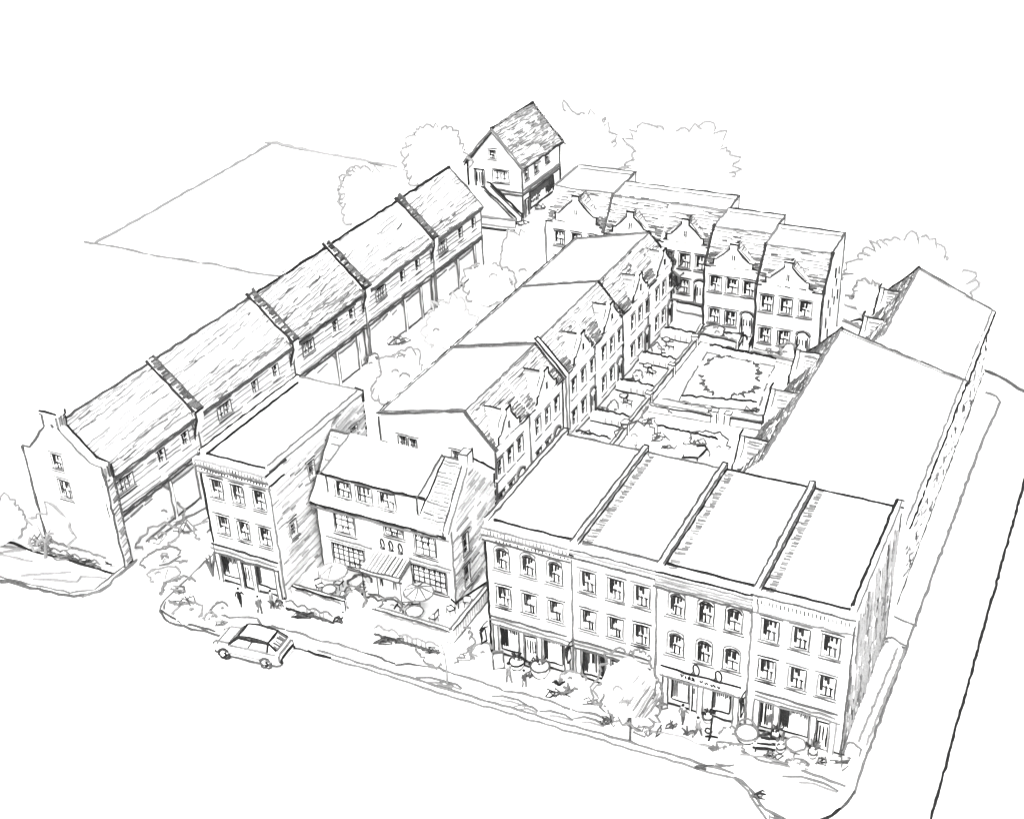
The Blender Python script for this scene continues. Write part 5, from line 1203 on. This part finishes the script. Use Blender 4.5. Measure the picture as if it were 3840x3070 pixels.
low_wall('low yard wall running from the back row end house to the right hand terrace', [(9.5, 54.9), (13.6, 52.8)], 1.2, .25, 'G', 'F')
low_wall('far yard wall behind the gap beside the back row end house', [(8.3, 61.0), (11.6, 60.2)], 1.0, .25, 'F', 'E')
shrub('dark scribbled shrub in the yard gap between the back row and the right hand terrace', 11.0, 55.6, .9, 1.0, 'B', 2.6, 124, lobes=8, inner=5, sharp=1)
low_wall('plain garden wall between the far coach house and the outside stair', [(-37.2, 67.2), (-31.6, 67.6)], .9, .25, 'G', 'F')
b = MB(); b.box(-37.0, -31.2, 66.3, 66.7, 0, .05, 'K'); b.ink([(-37, 66.3, .06), (-34, 66.2, .06), (-31.2, 66.6, .06)], 'B', 3.2, .8, .1); struct('path', b)
# left range clutter
shrub('scribbled plant at the foot of the fourth coach house pier', -28.9, 32.0, .6, 1.0, 'G', 2.4, 131, lobes=6, inner=3, sharp=1)
shrub('scribbled plant at the foot of the last coach house pier', -28.7, 44.6, .7, 1.0, 'G', 2.4, 132, lobes=6, inner=3, sharp=1)
b = MB(); b.box(-29.2, -25.8, 52.4, 55.2, 0, .03, 'K'); b.ink([(-29.2, 55, .05), (-25.9, 54.6, .05), (-27.0, 51.6, .05)], 'F', 2.6, .9, 0); b.ink([(-29.0, 52.0, .05), (-27.4, 52.2, .05)], 'G', 2.6, .8, 0); struct('yard', b)

# ---------------------------------------------------------------- people
def person(label, x, y, heading, coat='D', legs='B', stride=.2, arm=.25, h=1.62, lean=0):
    t = thing('person', label, 'person', (x, y, 0), heading, 'people on the pavement'); W = wm(t); s = h / 1.75
    V = []; E_ = []; Rr = []
    def add(p, r, par=None):
        V.append((p[0] * s, p[1] * s, p[2] * s)); Rr.append(r * s)
        if par is not None: E_.append((par, len(V) - 1))
        return len(V) - 1
    pel = add((0, 0, .95), .13); ab = add((0, -lean * .3, 1.12), .12, pel); ch = add((0, -lean * .7, 1.34), .14, ab); nk = add((0, -lean, 1.5), .055, ch); hd = add((0, -lean - .02, 1.62), .09, nk); tp = add((0, -lean - .01, 1.72), .07, hd); ns = add((0, -lean - .11, 1.62), .02, hd)
    for g in (-1, 1):
        hip = add((g * .09, 0, .88), .09, pel); kn = add((g * .1, -g * stride * .5 - .02, .49), .06, hip); an = add((g * .1, -g * stride + .03, .09), .042, kn); toe = add((g * .11, -g * stride - .12, .04), .035, an)
        sh = add((g * .19, -lean * .8, 1.42), .06, ch); el = add((g * .25, -lean * .8 + g * arm * .3, 1.14), .045, sh); wr = add((g * .24, -lean + g * arm * .6 - .12, .9), .03, el); pa = add((g * .235, -lean + g * arm * .7 - .15, .83), .032, wr)
        for k in range(4): add((g * (.215 + .012 * k), -lean + g * arm * .75 - .17 + .012 * k, .74 + .008 * abs(k - 1.5)), .009, pa)
        add((g * .2, -lean + g * arm * .7 - .19, .81), .01, pa)
    me = bpy.data.meshes.new('body'); me.from_pydata(V, E_, []); me.materials.append(M['X'])
    o = bpy.data.objects.new('body', me); COL.objects.link(o); o.parent = t
    md = o.modifiers.new('Skin', 'SKIN')
    for i, v in enumerate(me.skin_vertices[0].data): v.radius = (Rr[i], Rr[i]); v.use_root = (i == 0)
    o.modifiers.new('Subdivision', 'SUBSURF').levels = 1; o.modifiers[-1].render_levels = 1
    m = MB(W); L = -lean
    m.tube([(0, 0, .82 * s), (0, .0, .95 * s), (0, L * .3, 1.14 * s), (0, L * .7, 1.34 * s), (0, L, 1.47 * s)], [.19 * s, .175 * s, .155 * s, .185 * s, .08 * s], coat, 10)
    for g in (-1, 1): m.tube([Vector(V[ch]) + Vector((g * .15, 0, .07)) * s, Vector((g * .25, L * .8 + g * arm * .3, 1.14)) * s, Vector((g * .24, L + g * arm * .55 - .1, .93)) * s], [.085 * s, .065 * s, .05 * s], coat, 7)
    m.build('coat', t)
    m = MB(W)
    for g in (-1, 1): m.tube([Vector((g * .08, 0, .9)) * s, Vector((g * .1, -g * stride * .5 - .02, .49)) * s, Vector((g * .1, -g * stride + .03, .1)) * s], [.115 * s, .085 * s, .065 * s], legs, 8)
    m.build('trousers', t)
    m = MB(W); blob(m, (0, L * s + .01, 1.68 * s), .105 * s, .115 * s, .1 * s, 3, 'D', 10, 7, .03); m.build('hair', t)
    return t
person('person in a dark coat walking on the pavement before the detached corner shop', -18.3, -2.8, 200, 'D', 'D', .22, .3)
person('person in a grey coat near the right end of the corner shop window', -16.5, -3.0, 60, 'G', 'M', .15, .2)
person('person in pale clothes standing beside the one in a grey coat', -16.1, -2.1, 120, 'F', 'M', .1, .15, 1.6)
person('person in a pale coat on the pavement before the first shop', 2.4, -2.3, 250, 'F', 'G', .15, .2, 1.7)
person('person in a mid grey coat just right of the pale coated one', 3.5, -2.3, 70, 'M', 'G', .1, .1, 1.5)
person('person in grey with loose arms outside the lettered shop window', 13.7, -1.3, 160, 'G', 'M', .12, .35, 1.6)
person('person in pale grey walking past the lettered shop toward the corner', 14.9, -2.0, 110, 'F', 'M', .3, .3, 1.65)

# ---------------------------------------------------------------- the car
t = thing('car', 'small white hatchback car parked at the kerb below the corner shop', 'car', (-14.55, -6.45, -.134), 186); t.scale = (1.19, 1.15, 1.2); W = wm(t)
st = [(-2.08, .58, .32, .55, .62, .66, .48), (-1.98, .72, .26, .5, .74, .82, .6), (-1.75, .80, .25, .5, .84, .92, .66), (-1.1, .85, .24, .5, .92, 1.0, .69), (-1.0, .86, .24, .5, .94, 1.02, .70), (-.42, .86, .24, .5, .97, 1.55, .58), (.25, .86, .24, .5, .98, 1.62, .6), (1.45, .86, .24, .5, 1.0, 1.54, .57), (1.95, .84, .28, .5, 1.02, 1.14, .68), (2.14, .78, .32, .5, .90, .98, .64), (2.22, .70, .40, .5, .66, .70, .54)]
def sec(u, hw, zb, zm, zw, zr, hr):
    x = -u     # local +x is the nose
    return [(x, -hw, zb), (x, -hw - .03, zm), (x, -hw * .97, zw), (x, -hr, zr), (x, hr, zr), (x, hw * .97, zw), (x, hw + .03, zm), (x, hw, zb)]
SC = [sec(*q) for q in st]
m = MB(W)
for a, b in zip(SC, SC[1:]):
    for k in range(8): m.face([a[k], a[(k + 1) % 8], b[(k + 1) % 8], b[k]], 'T')
m.face(SC[0], 'T'); m.face(SC[-1][::-1], 'T')
for sd, tn in ((2, 'G'), (5, 'G'), (1, 'F'), (6, 'F')): m.ink([s[sd] for s in SC[3:-2]], tn, 2.0, .4, 0)
for sd in (0, 7): m.ink([s[sd] for s in SC], 'M', 2.8, .5, 0)
m.ink(SC[0], 'M', 2.4, .3, 0); m.ink([SC[2][k] for k in range(2, 6)], 'G', 2.2, .3, 0); m.ink([s[2] for s in SC[:4]], 'M', 2.6, .3, 0)
m.ink(SC[-2][1:7], 'G', 2.4, .4, 0); m.ink(SC[-1], 'D', 2.8, .4, 0)
for sd in (3, 4): m.ink([s[sd] for s in SC[5:8]], 'B' , 2.8, .4, 0)
m.ink([SC[5][3], SC[5][4]], 'B', 2.6, .4, 0); m.ink([SC[7][3], SC[7][4]], 'D', 2.8, .4, 0)
for sd in (3, 4): m.ink([SC[4][sd], SC[5][sd]], 'D', 2.8, .4, 0); m.ink([SC[7][sd], SC[8][sd]], 'D', 2.8, .4, 0)
m.ink([s[3] for s in SC[:5]], 'F', 2.2, .4, 0); m.ink([s[4] for s in SC[:5]], 'G', 2.4, .4, 0)
m.build('body', t)
def L(p, q, f): return Vector(p).lerp(Vector(q), f)
for sd, (i, j) in (('l', (2, 3)), ('r', (5, 4))):
    m = MB(W); out = Vector((0, -.02 if sd == 'l' else .02, .01))
    a, b, c, d = L(SC[5][i], SC[5][j], .12), L(SC[7][i], SC[7][j], .12), L(SC[7][i], SC[7][j], .88), L(SC[5][i], SC[5][j], .88)
    q = [L(SC[4][i], SC[4][j], .5) + out, b + out, c + out, d + out]; m.face(q, 'P')
    m.ink([q[0], q[3], q[2]], 'D', 2.6, .3, 0, 20); m.ink([L(q[0], q[1], .5), L(q[3], q[2], .5)], 'M', 3.0, .3, 0); m.ink([q[1], q[2]], 'D', 3.0, .3, 0); m.ink([q[0], q[1]], 'F', 2.0, .3, 0)
    m.build('side_window', t)
m = MB(W); q = [L(SC[4][3], SC[4][4], .05), L(SC[4][3], SC[4][4], .95), L(SC[5][3], SC[5][4], .93), L(SC[5][3], SC[5][4], .07)]; q = [p + Vector((.02, 0, .02)) for p in q]
m.face(q, 'P'); m.hatch(q, (0, 1, 0), .12, 'GF', .9, (.3, .6), 2.4, .01); m.ink([q[3], q[2]], 'D', 2.8, .4, 0); m.build('windscreen', t)
m = MB(W); q = [L(SC[7][3], SC[7][4], .05), L(SC[7][3], SC[7][4], .95), L(SC[8][3], SC[8][4], .95), L(SC[8][3], SC[8][4], .05)]; q = [p + Vector((-.02, 0, .02)) for p in q]
m.face(q, 'P'); m.hatch(q, Vector(q[3]) - Vector(q[0]), .2, 'GGM', .95, (.5, .9), 3.0, .01); m.ink([q[0], q[3]], 'B', 2.6, .4, 0); m.ink([q[2], q[3]], 'G', 2.4, .4, 0); m.build('rear_window', t)
for sx, nm_ in ((-1, 'tail_light'), (1, 'headlight')):
    for sy in (-1, 1):
        m = MB(W); x = 2.02 * sx
        blob(m, (x, sy * .6, .66), .1, .14, .09, 2, 'P' if sx > 0 else 'G', 10, 6, .0); m.ink([(x + .08 * sx, sy * .6 + .12 * math.cos(a), .66 + .08 * math.sin(a)) for a in (0, 1, 2, 3, 4, 5, 6.2)], 'M', 1.8, .2, 0, 20); m.build(nm_, t)
for ux in (-1.32, 1.3):
    for sy in (-1, 1):
        x = -ux; y = sy * .80
        m = MB(W); ring = [(x + .33 * math.cos(2 * math.pi * i / 18), y + sy * .1, .33 + .33 * math.sin(2 * math.pi * i / 18)) for i in range(19)]
        m.tube([(x, y - .1, .33), (x, y + .1, .33)], .33, 'W', 18); m.ink(ring, 'B' if ux < 0 else 'M', 2.8, .4, 0, 8)
        o = m.build('wheel', t)
        m = MB(W); m.tube([(x, y + sy * .101, .33), (x, y + sy * .13, .33)], .17, 'T', 14); m.ink([(x + .15 * math.cos(a), y + sy * .15, .33 + .15 * math.sin(a)) for a in (1.8, 2.4, 3.0, 3.6, 4.2, 4.8)], 'D', 2.6, .3, 0, 20); m.build('rim', o)

# ---------------------------------------------------------------- loose scribbled plants of the pavement, lane and gardens
def scribble(label, x, y, w, h, tone, seed, n=5, px=2.0, name='plant'):
    q = random.Random(seed); m = MB(); m.world = Matrix.Translation((x, y, 0)); h = max(h, .45); n = max(2, int(n * .75)); w = max(w, .6) * 1.15
    rt = Vector((.886, .463, 0))
    for i in range(n):
        c = rt * q.uniform(-w, w) * .6; P = []
        k = q.randint(4, 6); a = q.uniform(0, 6)
        for j in range(k):
            a += q.uniform(.7, 2.2)
            P.append(c + rt * (math.cos(a) * w * q.uniform(.2, .5)) + Vector((q.uniform(-.2, .2), q.uniform(-.2, .2), max(.02, h * (.4 + .5 * math.sin(a)) * q.uniform(.5, 1.1)))))
        m.ink(P, q.choice(tone), px, .6, 0, 10)
    m.tube([(0, 0, 0), (.05, 0, h * .5)], .04, 'G', 4)
    o = m.build(name); o.location = (x, y, 0); return tag(o, label, 'plant')
SC_ = [
 ('scribbled weeds at the left end of the ragged gable hedge', -37.2, -2.6, 1.2, .9, 'GGM', 4), ('scribbled dark weeds at the right end of the gable hedge', -31.2, -3.2, 1.1, .5, 'MBG', 7), ('scribbled weeds before the middle of the gable hedge', -33.6, -3.5, 1.4, .4, 'GGM', 5),
 ('loose scribbled plant at the lane edge, nearest the pavement corner block', -28.0, 2.6, 1.3, 1.1, 'GGF', 5), ('loose scribbled plant in the lane, close to the detached shop rear', -25.6, 6.4, 1.4, 1.2, 'GF', 5), ('small leaf scribble in the open middle of the lane mouth', -25.2, -.2, .5, .4, 'GF', 2),
 ('loose scribbled plant at the kerb nose of the rounded corner', -23.0, -3.2, 1.0, .9, 'GMF', 5), ('scribbled undergrowth below the thin corner tree', -21.9, -4.2, 1.0, .7, 'MG', 5), ('scribbled grass by the kerb behind the car nose', -18.6, -5.2, .8, .4, 'GF', 4),
 ('scribbled dark plant at the right foot of the detached corner shop', -15.6, -1.8, .7, 1.0, 'MBG', 6), ('dark scribbled plants in front of the left terrace hedge', -13.2, -1.9, 1.6, .35, 'MBM', 8), ('dark scribbled plant at the right end of the left terrace hedge', -11.2, -1.8, .7, .7, 'BM', 5),
 ('scribbled plants between the left terrace table and the awning', -11.2, 1.4, .9, 1.1, 'MGM', 6), ('scribbled creeper right of the tavern awning post', -7.3, 1.9, .8, .8, 'GM', 4), ('dark scribbled plants in front of the right terrace hedge', -6.4, -1.8, 1.8, .35, 'MGB', 8), ('dark scribbled plant at the right corner of the right terrace hedge', -3.6, -1.7, .8, .5, 'BMG', 6),
 ('scribbled plant in the passage beside the first shop', -1.6, 4.6, .7, 1.6, 'GF', 6), ('scribbled plant on the pavement left of the sandwich board', -.9, -1.3, .8, .8, 'GGF', 5), ('dark scribbled plant behind the dark rimmed bowl planter', 2.9, -.4, .4, .7, 'DB', 4), ('scribbled plants at the first shop doorstep', 3.2, -1.2, .6, .4, 'BMG', 5),
 ('scribbled plant on the pavement under the small tilted sign between shops', 5.9, -2.0, 1.0, .6, 'MGB', 7), ('loose scribble of leaves left of the star shaped plant', 8.0, -2.0, .7, .8, 'GGM', 5), ('scribbled leaves under the left side of the street tree', 9.6, -3.2, .7, .8, 'MGM', 6), ('dark scribbled leaves right of the street tree trunk', 12.2, -3.0, .8, .9, 'MG', 6),
 ('scribbled plant against the left pillar of the lettered shop', 12.1, -.6, .6, 1.1, 'GMG', 5), ('scribbled plant at the feet of the person with loose arms', 13.2, -2.0, .6, .6, 'MGM', 5), ('scribbled plants right of the hooped planter', 18.2, -.5, .6, .6, 'GM', 5), ('dark scribbled plant between the bench and the round table', 19.6, -1.7, .6, .5, 'MGB', 6), ('scribbled plant at the right doorstep of the corner shop', 21.9, -1.3, .7, .6, 'MGB', 6), ('scribbled weeds at the outer corner of the corner shop', 23.2, -.6, .5, .5, 'GM', 4),
 ('scribbled tuft on the planting strip before the lettered shop', 16.4, -2.5, .7, .3, 'MG', 5), ('scribbled kerb plants left of the street corner bulb', 16.5, -4.0, 1.2, .3, 'GM', 6), ('scribbled plants on the bend of the street corner bulb', 19.4, -5.2, .7, .3, 'MGB', 6), ('scribbled grass along the tip of the street corner bulb', 21.0, -6.2, .9, .3, 'GM', 5),
 ('scribbled shrub in the courtyard right of the lawn gate', 8.6, 36.0, .8, .7, 'GF', 4), ('scribbled plants at the foot of the front courtyard bed', 1.6, 28.4, .9, .5, 'MG', 5), ('scribbled plants by the left path of the front courtyard garden', -1.2, 31.6, .8, .7, 'GM', 5), ('scribbled dark leaves beside the zigzag lounger', 5.6, 26.4, .7, .6, 'BM', 5),
 ('scribbled plants in the near terrace garden by the house wall', -5.4, 27.8, .6, .6, 'MG', 5), ('scribbled plants in the second terrace garden by the house wall', -5.4, 32.2, .6, .6, 'MG', 5), ('scribbled plants in the third terrace garden by the house wall', -5.4, 38.0, .6, .6, 'MGB', 5), ('scribbled plants in the last terrace garden by the house wall', -5.2, 44.0, .6, .6, 'MGB', 5),
 ('scribbled plants against the long white back roof in the lane', -19.6, 29.5, 1.1, 1.6, 'GM', 6), ('scribbled plants behind the rear corner of the detached shop', -19.0, 17.0, 1.0, 2.2, 'GMF', 7), ('scribbled undergrowth at the far end of the lane', -21.0, 44.0, 1.3, 1.4, 'GM', 6), ('scribbled plant below the farthest coach house posts', -27.4, 50.4, .9, .8, 'GF', 5), ('scribbled plant in the braced coach house bay', -29.0, 36.4, 1.2, 1.0, 'GM', 6),
 ('jagged leaves in the left half of the front courtyard bed', .8, 29.4, 1.0, .8, 'MG', 6), ('jagged leaves in the right half of the front courtyard bed', 3.6, 29.8, 1.0, .8, 'GM', 6), ('dark leaf scribble along the foot of the lawn hedge, left end', .6, 35.2, .9, .5, 'MB', 5), ('dark leaf scribble at the right end of the lawn hedge', 6.2, 36.8, .8, .6, 'MB', 5),
 ('leaf scribble along the far lawn hedge, under the raised planter', .4, 46.9, .9, .6, 'MG', 5), ('leafy scribble in the passage between left range and lane trees', -26.2, 40.6, 1.0, .9, 'GF', 5), ('leafy scribble before the fourth coach house', -27.2, 34.0, 1.0, .8, 'GF', 5), ('leafy scribble at the lane edge below the second coach house', -27.6, 14.0, 1.2, 1.0, 'GF', 5),
 ('scribbled plants under the gatehouse shop window', -31.2, 74.0, 1.1, .8, 'MG', 5), ('dark scribble of leaves at the foot of the outside stair', -31.3, 68.6, .7, .7, 'BM', 5), ('scribbled bushes in the raised planter by the steps', -.6, 48.4, 1.0, .6, 'MGB', 6), ('dark scribbled plant beside the iron stair railing', 2.6, 46.8, .7, .7, 'BD', 5), ('pale scribbled plant under the ground windows of the back row end house', 4.8, 47.7, .9, .9, 'GF', 5),
]
for l, x, y, w_, h_, tn, n_ in SC_: scribble(l, x, y, w_, h_, tn, hash(l) % 999 if False else int(abs(x * 37 + y * 91)) , n_)
